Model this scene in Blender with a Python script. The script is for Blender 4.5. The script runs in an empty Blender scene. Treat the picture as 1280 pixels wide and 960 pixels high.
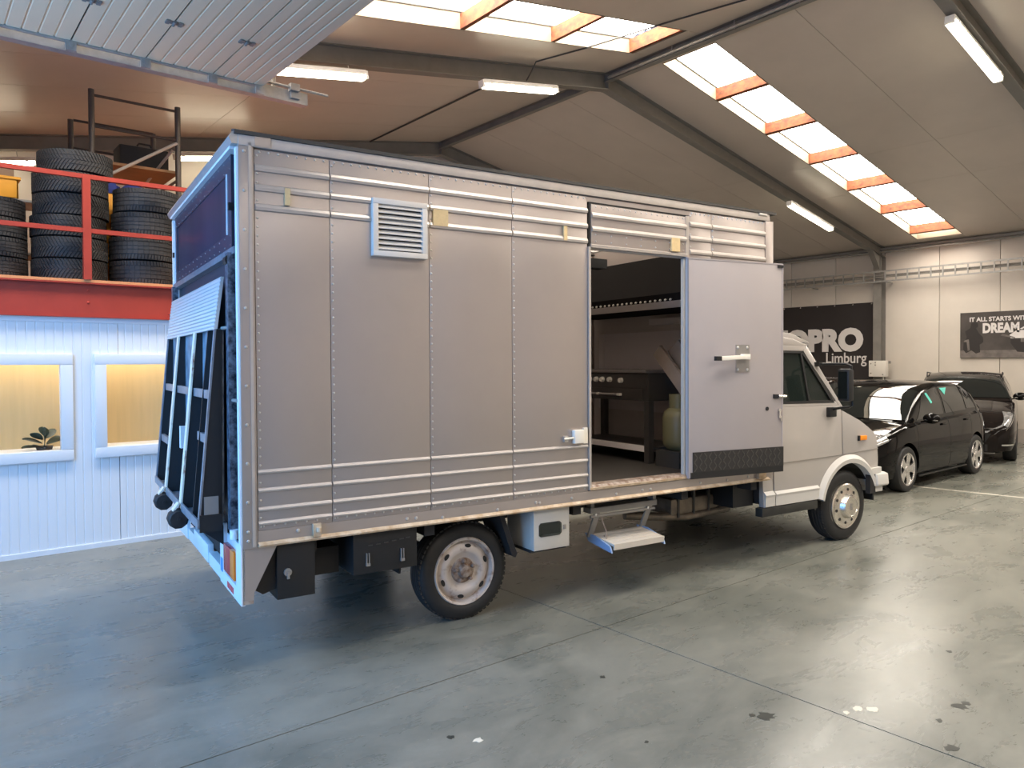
import bpy, bmesh, math, random
from mathutils import Vector, Matrix
random.seed(4)
SC = bpy.context.scene
COL = SC.collection
PI = math.pi

# ------------------------------------------------------------------ camera
cd = bpy.data.cameras.new('camera')
cam = bpy.data.objects.new('camera', cd)
COL.objects.link(cam)
CF, CCY, CP, CR, CA, CB = 927.57, 470.36, -0.0186197523, -0.0049948, 0.557335216, 0.689219015
def cam_matrix():
    cp, sp, cr, sr = math.cos(CP), math.sin(CP), math.cos(CR), math.sin(CR)
    f = Vector((0, cp, sp)); u = Vector((0, -sp, cp)); r = Vector((1, 0, 0))
    rt = r * cr + u * sr; up = u * cr - r * sr
    m = Matrix((rt, up, -f)).transposed()
    m = Matrix.Rotation(-CB, 3, 'Z') @ m
    return Matrix.Translation((0, 0, 1.70)) @ m.to_4x4()
cam.matrix_world = cam_matrix()
cd.sensor_width = 36.0
cd.lens = CF / 1280 * 36
cd.shift_y = (CCY - 480) / 1280
cd.clip_end = 200
SC.camera = cam

# ------------------------------------------------------------------ sky, daylight, exposure
w = bpy.data.worlds.new('sky'); SC.world = w; w.use_nodes = True
bg = w.node_tree.nodes['Background']
bg.inputs[0].default_value = (0.55, 0.72, 1.0, 1); bg.inputs[1].default_value = 0.6
def area(name, loc, rot, sx, sy, power, col):
    l = bpy.data.lights.new(name, 'AREA'); l.shape = 'RECTANGLE'; l.size = sx; l.size_y = sy
    l.energy = power; l.color = col
    o = bpy.data.objects.new(name, l); COL.objects.link(o); o.location = loc; o.rotation_euler = rot
    return o
# daylight that enters through the raised sectional door, just outside the opening
area('door_daylight', (-1.95, 3.85, 2.15), (0, -PI / 2 + .48, 0), 3.4, 4.4, 440, (0.13, 0.45, 1.0))
SKY_E = 20.0      # backlit skylight sheets
TUBE_E = 13.0     # fluorescent tubes
SC.view_settings.view_transform = 'Standard'
SC.view_settings.look = 'None'
SC.view_settings.gamma = 1.0
SC.view_settings.use_curve_mapping = False
SC.view_settings.exposure = 0.0

# ------------------------------------------------------------------ materials
MATS = {}
def mat(name, col, rough=0.5, metal=0.0, n=0.0, nscale=8.0, col2=None, bump=0.0, bscale=None, spec=0.5, emis=None, trans=0.0, coat=0.0, stretch=None, nlo=0.35, nhi=0.65, detail=5, rvar=0.0, alpha=1.0, ior=1.45):
    m = bpy.data.materials.new(name); m.use_nodes = True
    nt = m.node_tree; b = nt.nodes['Principled BSDF']
    b.inputs['Roughness'].default_value = rough
    b.inputs['Metallic'].default_value = metal
    b.inputs['Specular IOR Level'].default_value = spec
    b.inputs['Base Color'].default_value = (*col, 1)
    b.inputs['Transmission Weight'].default_value = trans
    b.inputs['Coat Weight'].default_value = coat
    b.inputs['Alpha'].default_value = alpha
    b.inputs['IOR'].default_value = ior
    if coat: b.inputs['Coat Roughness'].default_value = 0.03
    if emis:
        b.inputs['Emission Color'].default_value = (*emis[0], 1); b.inputs['Emission Strength'].default_value = emis[1]
    if n or col2 or bump or rvar:
        tc = nt.nodes.new('ShaderNodeTexCoord'); mp = nt.nodes.new('ShaderNodeMapping')
        nt.links.new(tc.outputs['Object'], mp.inputs['Vector'])
        if stretch: mp.inputs['Scale'].default_value = stretch
        no = nt.nodes.new('ShaderNodeTexNoise'); no.inputs['Scale'].default_value = nscale
        no.inputs['Detail'].default_value = detail; no.inputs['Roughness'].default_value = 0.6
        nt.links.new(mp.outputs[0], no.inputs['Vector'])
        ra = nt.nodes.new('ShaderNodeMapRange'); ra.inputs[1].default_value = nlo; ra.inputs[2].default_value = nhi
        nt.links.new(no.outputs['Fac'], ra.inputs[0])
        mx = nt.nodes.new('ShaderNodeMix'); mx.data_type = 'RGBA'
        c2 = col2 if col2 else tuple(c * (1 - n) for c in col)
        mx.inputs['A'].default_value = (*col, 1); mx.inputs['B'].default_value = (*c2, 1)
        nt.links.new(ra.outputs[0], mx.inputs['Factor'])
        nt.links.new(mx.outputs['Result'], b.inputs['Base Color'])
        if rvar:
            r2 = nt.nodes.new('ShaderNodeMapRange'); r2.inputs[1].default_value = nlo; r2.inputs[2].default_value = nhi
            r2.inputs[3].default_value = max(0, rough - rvar); r2.inputs[4].default_value = min(1, rough + rvar)
            nt.links.new(no.outputs['Fac'], r2.inputs[0]); nt.links.new(r2.outputs[0], b.inputs['Roughness'])
        if bump:
            n2 = nt.nodes.new('ShaderNodeTexNoise'); n2.inputs['Scale'].default_value = bscale or nscale
            n2.inputs['Detail'].default_value = 2
            nt.links.new(mp.outputs[0], n2.inputs['Vector'])
            bp = nt.nodes.new('ShaderNodeBump'); bp.inputs['Strength'].default_value = bump; bp.inputs['Distance'].default_value = 0.05
            nt.links.new(n2.outputs['Fac'], bp.inputs['Height']); nt.links.new(bp.outputs[0], b.inputs['Normal'])
    MATS[name] = m
    return m

def floor_material():
    m = bpy.data.materials.new('sealed_concrete'); m.use_nodes = True
    nt = m.node_tree; L = nt.links; b = nt.nodes['Principled BSDF']
    ge = nt.nodes.new('ShaderNodeNewGeometry')
    def noise(scale, detail, rough, dist=0.0, stretch=None):
        mp = nt.nodes.new('ShaderNodeMapping'); L.new(ge.outputs['Position'], mp.inputs['Vector'])
        if stretch: mp.inputs['Scale'].default_value = stretch; mp.inputs['Rotation'].default_value = (0, 0, 0.35)
        x = nt.nodes.new('ShaderNodeTexNoise'); x.inputs['Scale'].default_value = scale; x.inputs['Detail'].default_value = detail
        x.inputs['Roughness'].default_value = rough; x.inputs['Distortion'].default_value = dist
        L.new(mp.outputs[0], x.inputs['Vector']); return x.outputs['Fac']
    def rng(s, a, b_, c=0.0, d=1.0):
        r = nt.nodes.new('ShaderNodeMapRange'); r.inputs[1].default_value = a; r.inputs[2].default_value = b_
        r.inputs[3].default_value = c; r.inputs[4].default_value = d; L.new(s, r.inputs[0]); return r.outputs[0]
    def mix(f, a, c):
        x = nt.nodes.new('ShaderNodeMix'); x.data_type = 'RGBA'; L.new(f, x.inputs['Factor'])
        for k, v in (('A', a), ('B', c)):
            if isinstance(v, tuple): x.inputs[k].default_value = (*v, 1)
            else: L.new(v, x.inputs[k])
        return x.outputs['Result']
    big = noise(0.9, 8, 0.62, 0.8); mid = noise(3.2, 8, 0.7, 0.5, (0.6, 1.5, 1)); fine = noise(26, 5, 0.7)
    spk = noise(60, 2, 0.5)
    c = mix(rng(big, 0.35, 0.68), (0.116, 0.121, 0.104), (0.204, 0.202, 0.174))
    c = mix(rng(mid, 0.48, 0.80, 0, 0.6), c, (0.27, 0.262, 0.22))
    c = mix(rng(fine, 0.5, 0.8, 0, 0.25), c, (0.09, 0.10, 0.08))
    c = mix(rng(spk, 0.72, 0.78, 0, 0.5), c, (0.5, 0.49, 0.45))
    L.new(c, b.inputs['Base Color'])
    L.new(rng(mid, 0.35, 0.75, 0.25, 0.35), b.inputs['Roughness'])
    b.inputs['Specular IOR Level'].default_value = 0.55
    MATS['floor'] = m
    return m

floor_material()
mat('joint', (0.035, 0.035, 0.03), 0.9)
mat('roof_panel', (0.60, 0.52, 0.45), 0.30, n=0.06, nscale=1.5, spec=0.45, bump=0.02, bscale=1.2)
mat('wall_panel', (0.66, 0.60, 0.53), 0.42, n=0.05, nscale=2)
mat('skirting', (0.42, 0.37, 0.33), 0.6)
mat('plain_wall', (0.68, 0.62, 0.56), 0.6)
mat('steel_grey', (0.22, 0.205, 0.185), 0.45, n=0.15, nscale=4)
mat('steel_dark', (0.05, 0.047, 0.044), 0.5)
mat('galv', (0.45, 0.44, 0.42), 0.4, 0.6, n=0.2, nscale=12)
mat('reveal', (0.26, 0.215, 0.155), 0.6)
mat('translucent_roof', (0.3, 0.3, 0.3), 0.6)  # translucency added so light from above brightens the box interior
_t = MATS['translucent_roof'].node_tree; _b = _t.nodes.new('ShaderNodeBsdfTranslucent'); _b.inputs[0].default_value = (.34, .31, .29, 1)
_t.links.new(_b.outputs[0], _t.nodes['Material Output'].inputs['Surface'])
mat('rust', (0.28, 0.075, 0.026), 0.75, col2=(0.09, 0.03, 0.016), nscale=9, detail=8, stretch=(1, 1, 1.6))
mat('sky_sheet', (0.9, 0.9, 0.9), 0.5, emis=((1.0, 0.93, 0.82), SKY_E))
mat('tube', (1, 1, 1), 0.4, emis=((1.0, 0.90, 0.66), TUBE_E))
mat('lamp_body', (0.72, 0.70, 0.66), 0.45)
mat('door_section', (0.84, 0.60, 0.40), 0.45)
mat('office_clad', (0.74, 0.77, 0.80), 0.4)
mat('office_frame', (0.74, 0.77, 0.80), 0.35)
mat('blind', (0.66, 0.48, 0.235), 0.8, n=0.08, nscale=3, stretch=(8, 1, 0.4))
mat('pane', (1, 1, 1), 0.03, trans=1.0, ior=1.2, spec=0.5)
mat('leaf', (0.035, 0.05, 0.03), 0.35)
mat('soil_pot', (0.05, 0.04, 0.035), 0.6)
mat('red_steel', (0.37, 0.045, 0.028), 0.42, n=0.1, nscale=5)
mat('orange_wood', (0.62, 0.25, 0.10), 0.6)
mat('rubber', (0.018, 0.018, 0.019), 0.55, n=0.25, nscale=20)
mat('tread', (0.026, 0.025, 0.025), 0.65)
mat('yellow', (0.80, 0.36, 0.03), 0.55)
mat('cardboard', (0.28, 0.19, 0.12), 0.8, n=0.15, nscale=6)
mat('board', (0.35, 0.19, 0.09), 0.7, n=0.2, nscale=5, stretch=(1, 8, 1))
mat('blue_cloth', (0.015, 0.03, 0.18), 0.8)
mat('tube_steel', (0.10, 0.085, 0.075), 0.4, 0.5)
mat('brace', (0.55, 0.52, 0.48), 0.4, 0.4)
mat('black', (0.012, 0.012, 0.013), 0.5)
mat('black_soft', (0.02, 0.019, 0.02), 0.75, n=0.2, nscale=6)
# truck
mat('truck_silver', (0.425, 0.375, 0.35), 0.30, 0.55, n=0.06, nscale=1.5, bump=0.10, bscale=2.2)
mat('truck_trim', (0.52, 0.475, 0.44), 0.34, 0.45, n=0.1, nscale=9)
mat('rivet', (0.62, 0.60, 0.57), 0.3, 0.7)
mat('lip_cream', (0.62, 0.50, 0.36), 0.5, n=0.35, nscale=14, col2=(0.42, 0.28, 0.16))
mat('door_white', (0.36, 0.325, 0.325), 0.38, n=0.03, nscale=2, bump=0.03, bscale=3)
mat('checker', (0.035, 0.033, 0.033), 0.38, 0.3)
mat('handle_white', (0.80, 0.76, 0.68), 0.35)
mat('plate_grey', (0.30, 0.285, 0.27), 0.4, 0.5)
mat('chrome', (0.75, 0.75, 0.75), 0.12, 1.0)
mat('lug', (0.10, 0.095, 0.09), 0.3, 0.6)
mat('tape', (0.66, 0.50, 0.27), 0.6, n=0.12, nscale=30)
mat('vent_white', (0.66, 0.62, 0.57), 0.4)
mat('navy', (0.030, 0.036, 0.066), 0.34, n=0.3, nscale=2, stretch=(1, 3, 0.3))
mat('navy_trim', (0.05, 0.055, 0.085), 0.35, 0.3)
mat('bluewhite', (0.66, 0.70, 0.74), 0.4)
mat('tread_plate', (0.62, 0.68, 0.70), 0.35, 0.45)
mat('lift_dark', (0.10, 0.13, 0.17), 0.4, 0.2, n=0.5, nscale=7, col2=(0.34, 0.42, 0.50))
mat('rear_dark', (0.03, 0.035, 0.05), 0.5)
mat('lift_rail', (0.30, 0.33, 0.38), 0.38, 0.5, n=0.3, nscale=14)
mat('rusty_white', (0.80, 0.66, 0.52), 0.55, col2=(0.34, 0.13, 0.06), nscale=11, detail=8, nlo=0.56, nhi=0.68, stretch=(1, 1, 0.6))
mat('hinge_strip', (0.20, 0.24, 0.30), 0.4, 0.5, n=0.75, nscale=30, col2=(0.03, 0.035, 0.05))
mat('roller', (0.035, 0.025, 0.022), 0.6, n=0.4, nscale=12)
mat('light_red', (0.42, 0.03, 0.04), 0.25)
mat('light_orange', (0.85, 0.20, 0.02), 0.25)
mat('sticker_blue', (0.05, 0.25, 0.55), 0.5)
mat('sticker_red', (0.6, 0.05, 0.05), 0.5)
mat('interior_wall', (0.66, 0.60, 0.57), 0.55)
mat('interior_floor', (0.05, 0.045, 0.04), 0.6)
mat('stainless', (0.5, 0.48, 0.47), 0.28, 0.8)
mat('stainless_dark', (0.13, 0.12, 0.115), 0.35, 0.7)
mat('splash', (0.78, 0.72, 0.73), 0.3, 0.1)
mat('splash_light', (0.82, 0.76, 0.75), 0.35, 0.0)
mat('gas_green', (0.17, 0.15, 0.075), 0.4)
mat('grey_board', (0.32, 0.25, 0.20), 0.7, n=0.2, nscale=5)
mat('box_grey', (0.50, 0.48, 0.44), 0.4, n=0.06, nscale=4)
mat('step_alu', (0.72, 0.66, 0.58), 0.4, 0.3)
mat('step_blue', (0.28, 0.40, 0.62), 0.45, 0.2)
mat('cab_white', (0.45, 0.42, 0.40), 0.25, 0.15, coat=0.5, n=0.03, nscale=2)
mat('cab_moulding', (0.56, 0.54, 0.51), 0.4)
mat('sill_black', (0.03, 0.03, 0.027), 0.6, n=0.4, nscale=10)
mat('cab_glass', (0.018, 0.026, 0.023), 0.02, spec=0.6, alpha=0.62)
mat('rim_old', (0.52, 0.46, 0.42), 0.5, 0.2, col2=(0.20, 0.12, 0.08), nscale=13, detail=9, nlo=0.52, nhi=0.72)
mat('rim_rust', (0.17, 0.10, 0.065), 0.6, 0.3, col2=(0.42, 0.36, 0.31), nscale=22)
mat('hubcap', (0.70, 0.66, 0.60), 0.22, 0.95, n=0.1, nscale=6)
mat('exhaust', (0.24, 0.20, 0.16), 0.5, 0.6, n=0.4, nscale=9)
mat('amber', (0.95, 0.30, 0.02), 0.25, emis=None)
mat('seat', (0.05, 0.055, 0.055), 0.8)
# cars
mat('car_black', (0.004, 0.0037, 0.0037), 0.05, spec=0.18)
mat('car_brownblack', (0.009, 0.007, 0.0065), 0.07, spec=0.22)
mat('car_glass', (0.008, 0.010, 0.010), 0.02, spec=0.6)
mat('alloy', (0.62, 0.60, 0.58), 0.25, 0.85)
mat('alloy_dark', (0.02, 0.02, 0.02), 0.4, 0.5)
mat('lamp_glass', (0.55, 0.55, 0.55), 0.12, 0.6, n=0.6, nscale=14)
mat('teal_tag', (0.10, 0.55, 0.46), 0.5)
mat('banner_black', (0.026, 0.021, 0.021), 0.55)
mat('print_white', (0.74, 0.70, 0.68), 0.5)
mat('poster_grey', (0.085, 0.073, 0.067), 0.5, n=0.35, nscale=2.5)
mat('poster_mid', (0.20, 0.175, 0.16), 0.5, n=0.4, nscale=6)
mat('poster_dark', (0.03, 0.026, 0.025), 0.5)
mat('hood_black', (0.006, 0.005, 0.005), 0.7, spec=0.1)
mat('box_white', (0.66, 0.62, 0.56), 0.45)
mat('line_paint', (0.48, 0.45, 0.38), 0.6, n=0.4, nscale=9)
mat('stain_dark', (0.03, 0.032, 0.026), 0.6)
mat('stain_pale', (0.62, 0.58, 0.48), 0.6)

# ------------------------------------------------------------------ mesh builder
class MB:
    def __init__(s): s.v = []; s.f = []; s.sm = []
    def add(s, vs, fs, smooth=False):
        o = len(s.v); s.v += [tuple(x) for x in vs]
        for f in fs: s.f.append([i + o for i in f]); s.sm.append(smooth)
        return s
    def box(s, x0, x1, y0, y1, z0, z1, M=None):
        vs = [Vector((x, y, z)) for x in (x0, x1) for y in (y0, y1) for z in (z0, z1)]
        if M: vs = [M @ q for q in vs]
        return s.add(vs, [(0, 1, 3, 2), (4, 6, 7, 5), (0, 4, 5, 1), (2, 3, 7, 6), (0, 2, 6, 4), (1, 5, 7, 3)])
    def prism(s, pts, axis, a, b, M=None):
        # pts: 2D loop in the two other axes (x:(y,z), y:(x,z), z:(x,y))
        def P(p, t):
            q = Vector((t, p[0], p[1])) if axis == 'x' else Vector((p[0], t, p[1])) if axis == 'y' else Vector((p[0], p[1], t))
            return M @ q if M else q
        n = len(pts)
        vs = [P(p, a) for p in pts] + [P(p, b) for p in pts]
        fs = [list(range(n))[::-1], list(range(n, 2 * n))] + [(i, (i + 1) % n, n + (i + 1) % n, n + i) for i in range(n)]
        return s.add(vs, fs)
    def bar(s, p, q, w, h=None, up=(0, 0, 1)):
        p, q = Vector(p), Vector(q); h = h or w
        d = (q - p); L = d.length; d.normalize(); u = Vector(up)
        r = d.cross(u)
        if r.length < 1e-4: r = d.cross(Vector((1, 0, 0)))
        r.normalize(); u = r.cross(d)
        vs = [c + r * a * w / 2 + u * b_ * h / 2 for c in (p, q) for a, b_ in ((-1, -1), (1, -1), (1, 1), (-1, 1))]
        return s.add(vs, [(0, 1, 2, 3)[::-1], (4, 5, 6, 7), (0, 1, 5, 4), (1, 2, 6, 5), (2, 3, 7, 6), (3, 0, 4, 7)])
    def tube(s, path, r, n=8, caps=True):
        path = [Vector(p) for p in path]; rings = []
        for i, p in enumerate(path):
            d = (path[min(i + 1, len(path) - 1)] - path[max(i - 1, 0)]).normalized()
            a = d.cross(Vector((0, 0, 1)))
            if a.length < 1e-3: a = d.cross(Vector((1, 0, 0)))
            a.normalize(); b_ = d.cross(a)
            rr = r[i] if isinstance(r, (list, tuple)) else r
            rings.append([p + a * math.cos(2 * PI * k / n) * rr + b_ * math.sin(2 * PI * k / n) * rr for k in range(n)])
        o = len(s.v); s.v += [tuple(q) for g in rings for q in g]
        for i in range(len(path) - 1):
            for k in range(n):
                s.f.append([o + i * n + k, o + i * n + (k + 1) % n, o + (i + 1) * n + (k + 1) % n, o + (i + 1) * n + k]); s.sm.append(True)
        if caps:
            s.f.append([o + k for k in range(n)][::-1]); s.sm.append(False)
            e = o + (len(path) - 1) * n; s.f.append([e + k for k in range(n)]); s.sm.append(False)
        return s
    def lathe(s, prof, n=32, M=None, close=False):
        # prof: (radius, height) about local Z, M places it
        M = M or Matrix(); o = len(s.v)
        for r, h in prof:
            for k in range(n):
                t = 2 * PI * k / n; s.v.append(tuple(M @ Vector((r * math.cos(t), r * math.sin(t), h))))
        m = len(prof)
        for i in range(m if close else m - 1):
            for k in range(n):
                a, b_ = i, (i + 1) % m
                s.f.append([o + a * n + k, o + a * n + (k + 1) % n, o + b_ * n + (k + 1) % n, o + b_ * n + k]); s.sm.append(True)
        return s
    def disc(s, r, h, n=24, M=None):
        M = M or Matrix()
        return s.add([M @ Vector((r * math.cos(2 * PI * k / n), r * math.sin(2 * PI * k / n), h)) for k in range(n)], [list(range(n))])
    def dome(s, p, nrm, r, h, n=6):
        p = Vector(p); nrm = Vector(nrm); a = nrm.orthogonal().normalized(); b_ = nrm.cross(a)
        vs = []
        for rr, hh in ((1, 0), (0.7, 0.75)):
            for k in range(n):
                t = 2 * PI * k / n; vs.append(p + a * math.cos(t) * r * rr + b_ * math.sin(t) * r * rr + nrm * h * hh)
        vs.append(p + nrm * h)
        fs = [(k, (k + 1) % n, n + (k + 1) % n, n + k) for k in range(n)] + [(n + k, n + (k + 1) % n, 2 * n) for k in range(n)]
        return s.add(vs, fs, True)
    def grid(s, fn, us, vs_, smooth=True):
        o = len(s.v); nu, nv = len(us), len(vs_)
        for u in us:
            for v in vs_: s.v.append(tuple(fn(u, v)))
        for i in range(nu - 1):
            for j in range(nv - 1):
                s.f.append([o + i * nv + j, o + (i + 1) * nv + j, o + (i + 1) * nv + j + 1, o + i * nv + j + 1]); s.sm.append(smooth)
        return s
    def mesh(s, name, m, angle=0.7, bevel=0):
        me = bpy.data.meshes.new(name); me.from_pydata(s.v, [], s.f)
        bm = bmesh.new(); bm.from_mesh(me)
        bmesh.ops.recalc_face_normals(bm, faces=bm.faces[:])
        if bevel:
            es = [e for e in bm.edges if len(e.link_faces) == 2 and e.calc_face_angle(0) > 0.6]
            if es: bmesh.ops.bevel(bm, geom=es, offset=bevel, segments=2, affect='EDGES', profile=0.6, clamp_overlap=True)
        bm.to_mesh(me); bm.free()
        if any(s.sm) or bevel:
            me.shade_smooth(); me.set_sharp_from_angle(angle=angle)
        me.materials.append(MATS[m] if isinstance(m, str) else m)
        return me
    def build(s, name, m, parent=None, label=None, cat=None, group=None, kind=None, angle=0.7, bevel=0, loc=None, rotz=0):
        o = bpy.data.objects.new(name, s.mesh(name, m, angle, bevel)); COL.objects.link(o)
        if parent: o.parent = parent
        if loc: o.location = loc
        if rotz: o.rotation_euler = (0, 0, rotz)
        tag(o, label, cat, group, kind)
        return o
def tag(o, label=None, cat=None, group=None, kind=None):
    if label: o['label'] = label
    if cat: o['category'] = cat
    if group: o['group'] = group
    if kind: o['kind'] = kind
    return o
def empty(name, label=None, cat=None, loc=(0, 0, 0), rotz=0, group=None, kind=None):
    o = bpy.data.objects.new(name, None); COL.objects.link(o); o.empty_display_size = 0.1
    o.location = loc; o.rotation_euler = (0, 0, rotz)
    return tag(o, label, cat, group, kind)
def share(src, name, parent=None, loc=None, rot=None):
    o = bpy.data.objects.new(name, src.data); COL.objects.link(o)
    o.parent = parent
    if loc is not None: o.location = loc
    if rot is not None: o.rotation_euler = rot
    return o
def copy_tree(o, parent=None):
    c = o.copy(); COL.objects.link(c); c.parent = parent
    for ch in list(o.children): copy_tree(ch, c)
    return c
def lerp(a, b, t): return a + (b - a) * t
def interp(tab, x):
    if x <= tab[0][0]: return tab[0][1]
    for (a, p), (b, q) in zip(tab, tab[1:]):
        if x <= b: return p + (q - p) * (x - a) / (b - a)
    return tab[-1][1]
def smooth_interp(tab, x):
    # monotone-ish cubic through the table
    n = len(tab)
    if x <= tab[0][0]: return tab[0][1]
    if x >= tab[-1][0]: return tab[-1][1]
    for i in range(n - 1):
        if x <= tab[i + 1][0]:
            x0, y0 = tab[i]; x1, y1 = tab[i + 1]; h = x1 - x0; t = (x - x0) / h
            d = (y1 - y0) / h
            dl = (y0 - tab[i - 1][1]) / (x0 - tab[i - 1][0]) if i > 0 else d
            dr = (tab[i + 2][1] - y1) / (tab[i + 2][0] - x1) if i + 2 < n else d
            m0 = (d + dl) / 2 if d * dl > 0 else 0; m1 = (d + dr) / 2 if d * dr > 0 else 0
            if i == 0: m0 = d
            if i + 2 >= n: m1 = d
            return (2*t**3-3*t**2+1)*y0 + (t**3-2*t**2+t)*h*m0 + (-2*t**3+3*t**2)*y1 + (t**3-t**2)*h*m1
def text_mesh(txt, size, bold=0.0, align='LEFT', depth=0.002, spacing=1.0):
    c = bpy.data.curves.new('lettering', 'FONT'); c.body = txt; c.size = size; c.offset = bold; c.extrude = depth; c.align_x = align
    c.space_character = spacing; c.resolution_u = 4
    o = bpy.data.objects.new('lettering', c); COL.objects.link(o)
    dg = bpy.context.evaluated_depsgraph_get(); dg.update()
    me = bpy.data.meshes.new_from_object(o.evaluated_get(dg))
    bpy.data.objects.remove(o); bpy.data.curves.remove(c)
    return me
def text_obj(txt, size, m, parent, M, bold=0.0, align='LEFT', depth=0.002, spacing=1.0, xscale=1.0, width=None, name='lettering'):
    me = text_mesh(txt, size, bold, align, depth, spacing)
    if width:
        xs = [v.co.x for v in me.vertices]; xscale = width / (max(xs) - min(xs))
    for v in me.vertices: v.co.x *= xscale
    me.materials.clear(); me.materials.append(MATS[m])
    o = bpy.data.objects.new(name, me); COL.objects.link(o); o.parent = parent; o.matrix_local = M
    return o

# ------------------------------------------------------------------ building dimensions
XW, XL, YB, YN = 17.8, -0.96, 12.8, -6.2
RX0, RZ, BL, BR = 8.42, 6.11, 0.168, 0.19
def roof_z(x): return RZ - (BL * (RX0 - x) if x < RX0 else BR * (x - RX0))

# floor ----------------------------------------------------------------
fl = empty('floor', kind='structure')
xb, yb = [XL - 1.5, 3.46, 10.2, XW], [YN, -1.2, 3.28, 7.8, YB]
for i in range(3):
    for j in range(4):
        MB().box(xb[i] + .004, xb[i + 1] - .004, yb[j] + .004, yb[j + 1] - .004, -.1, 0).build('floor_slab', 'floor', fl)
MB().box(XL - 1.5, XW, YN, YB, -.16, -.012).build('joint_filler', 'joint', fl)
def blot(cx, cy, r, m, seed, n=14, el=1.0):
    rnd = random.Random(seed)
    pts = [(cx + math.cos(2*PI*k/n) * r * el * rnd.uniform(.45, 1.1), cy + math.sin(2*PI*k/n) * r * rnd.uniform(.45, 1.1)) for k in range(n)]
    MB().prism(pts, 'z', 0, .0012).build('stain', m, fl)
for k, (x, y, r, m) in enumerate([(3.176, 1.95, .075, 'stain_dark'), (3.13, 2.0, .03, 'stain_dark'), (3.58, 1.70, .05, 'stain_pale'), (3.63, 1.655, .05, 'stain_pale'), (3.50, 1.72, .035, 'stain_pale'),
        (3.987, 1.40, .07, 'stain_dark'), (4.05, 1.39, .04, 'stain_dark'), (3.53, 1.268, .05, 'stain_dark'), (3.76, 1.40, .03, 'stain_dark'), (1.90, 2.757, .035, 'stain_dark'), (1.98, 2.66, .04, 'stain_pale'),
        (2.9, 2.76, .03, 'stain_dark'), (4.7, 1.7, .03, 'stain_dark'), (2.55, 2.16, .02, 'stain_dark')]):
    blot(x, y, r * .62, m, k + 3, el=1.2)
lm = MB().bar((10.55, 4.3, .001), (10.80, 1.4, .001), .07, .002).build('floor_line', 'line_paint', fl)

# ceiling ----------------------------------------------------------------
ce = empty('ceiling', kind='structure')
SKY = [(6.12, 7.02), (1.60, 2.50), (-2.93, -2.03)]
FR = [-5.66, -1.13, 3.4, 7.93, 12.46]
def roof_slab(x0, x1, y0, y1):
    g = .0035
    a, b = (x0 + g, x1 - g)
    vs = [(x, y, roof_z(x if abs(x - RX0) > g * 2 else RX0) + dz) for dz in (0, .06) for x, y in ((a, y0 + g), (b, y0 + g), (b, y1 - g), (a, y1 - g))]
    MB().add(vs, [(0, 1, 2, 3), (7, 6, 5, 4), (0, 4, 5, 1), (1, 5, 6, 2), (2, 6, 7, 3), (3, 7, 4, 0)]).build('roof_panel', 'roof_panel', ce)
ys = [YN, -5.66, -4.3, -2.93, -2.03, -1.13, .24, 1.60, 2.50, 3.4, 4.93, 6.12, 7.02, 7.93, 9.0, 10.1, 11.25, 12.46, YB]
xs_r = [RX0, 12.92, 14.43, XW]; xs_l = [XL, 3.7, RX0]
SKX = [(8.68, 17.45), (-0.4, 8.03)]
for j in range(len(ys) - 1):
    y0, y1 = ys[j], ys[j + 1]
    if (y0, y1) in SKY:
        for x0, x1 in ((XL, -0.4), (8.03, RX0), (RX0, 8.68), (17.45, XW)): roof_slab(x0, x1, y0, y1)
        continue
    for xs in (xs_l, xs_r):
        for i in range(len(xs) - 1): roof_slab(xs[i], xs[i + 1], y0, y1)
# roof outer cover, above the panels, so no daylight leaks through the joints
for j in range(len(ys) - 1):
    y0, y1 = ys[j], ys[j + 1]
    if (y0, y1) in SKY: continue
    MB().add([(XL - .3, y0, roof_z(XL - .3) + .1), (RX0, y0, RZ + .1), (XW + .3, y0, roof_z(XW + .3) + .1), (XL - .3, y1, roof_z(XL - .3) + .1), (RX0, y1, RZ + .1), (XW + .3, y1, roof_z(XW + .3) + .1)],
             [(0, 1, 4, 3), (1, 2, 5, 4)]).build('roof_cover', 'plain_wall', ce)
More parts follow.
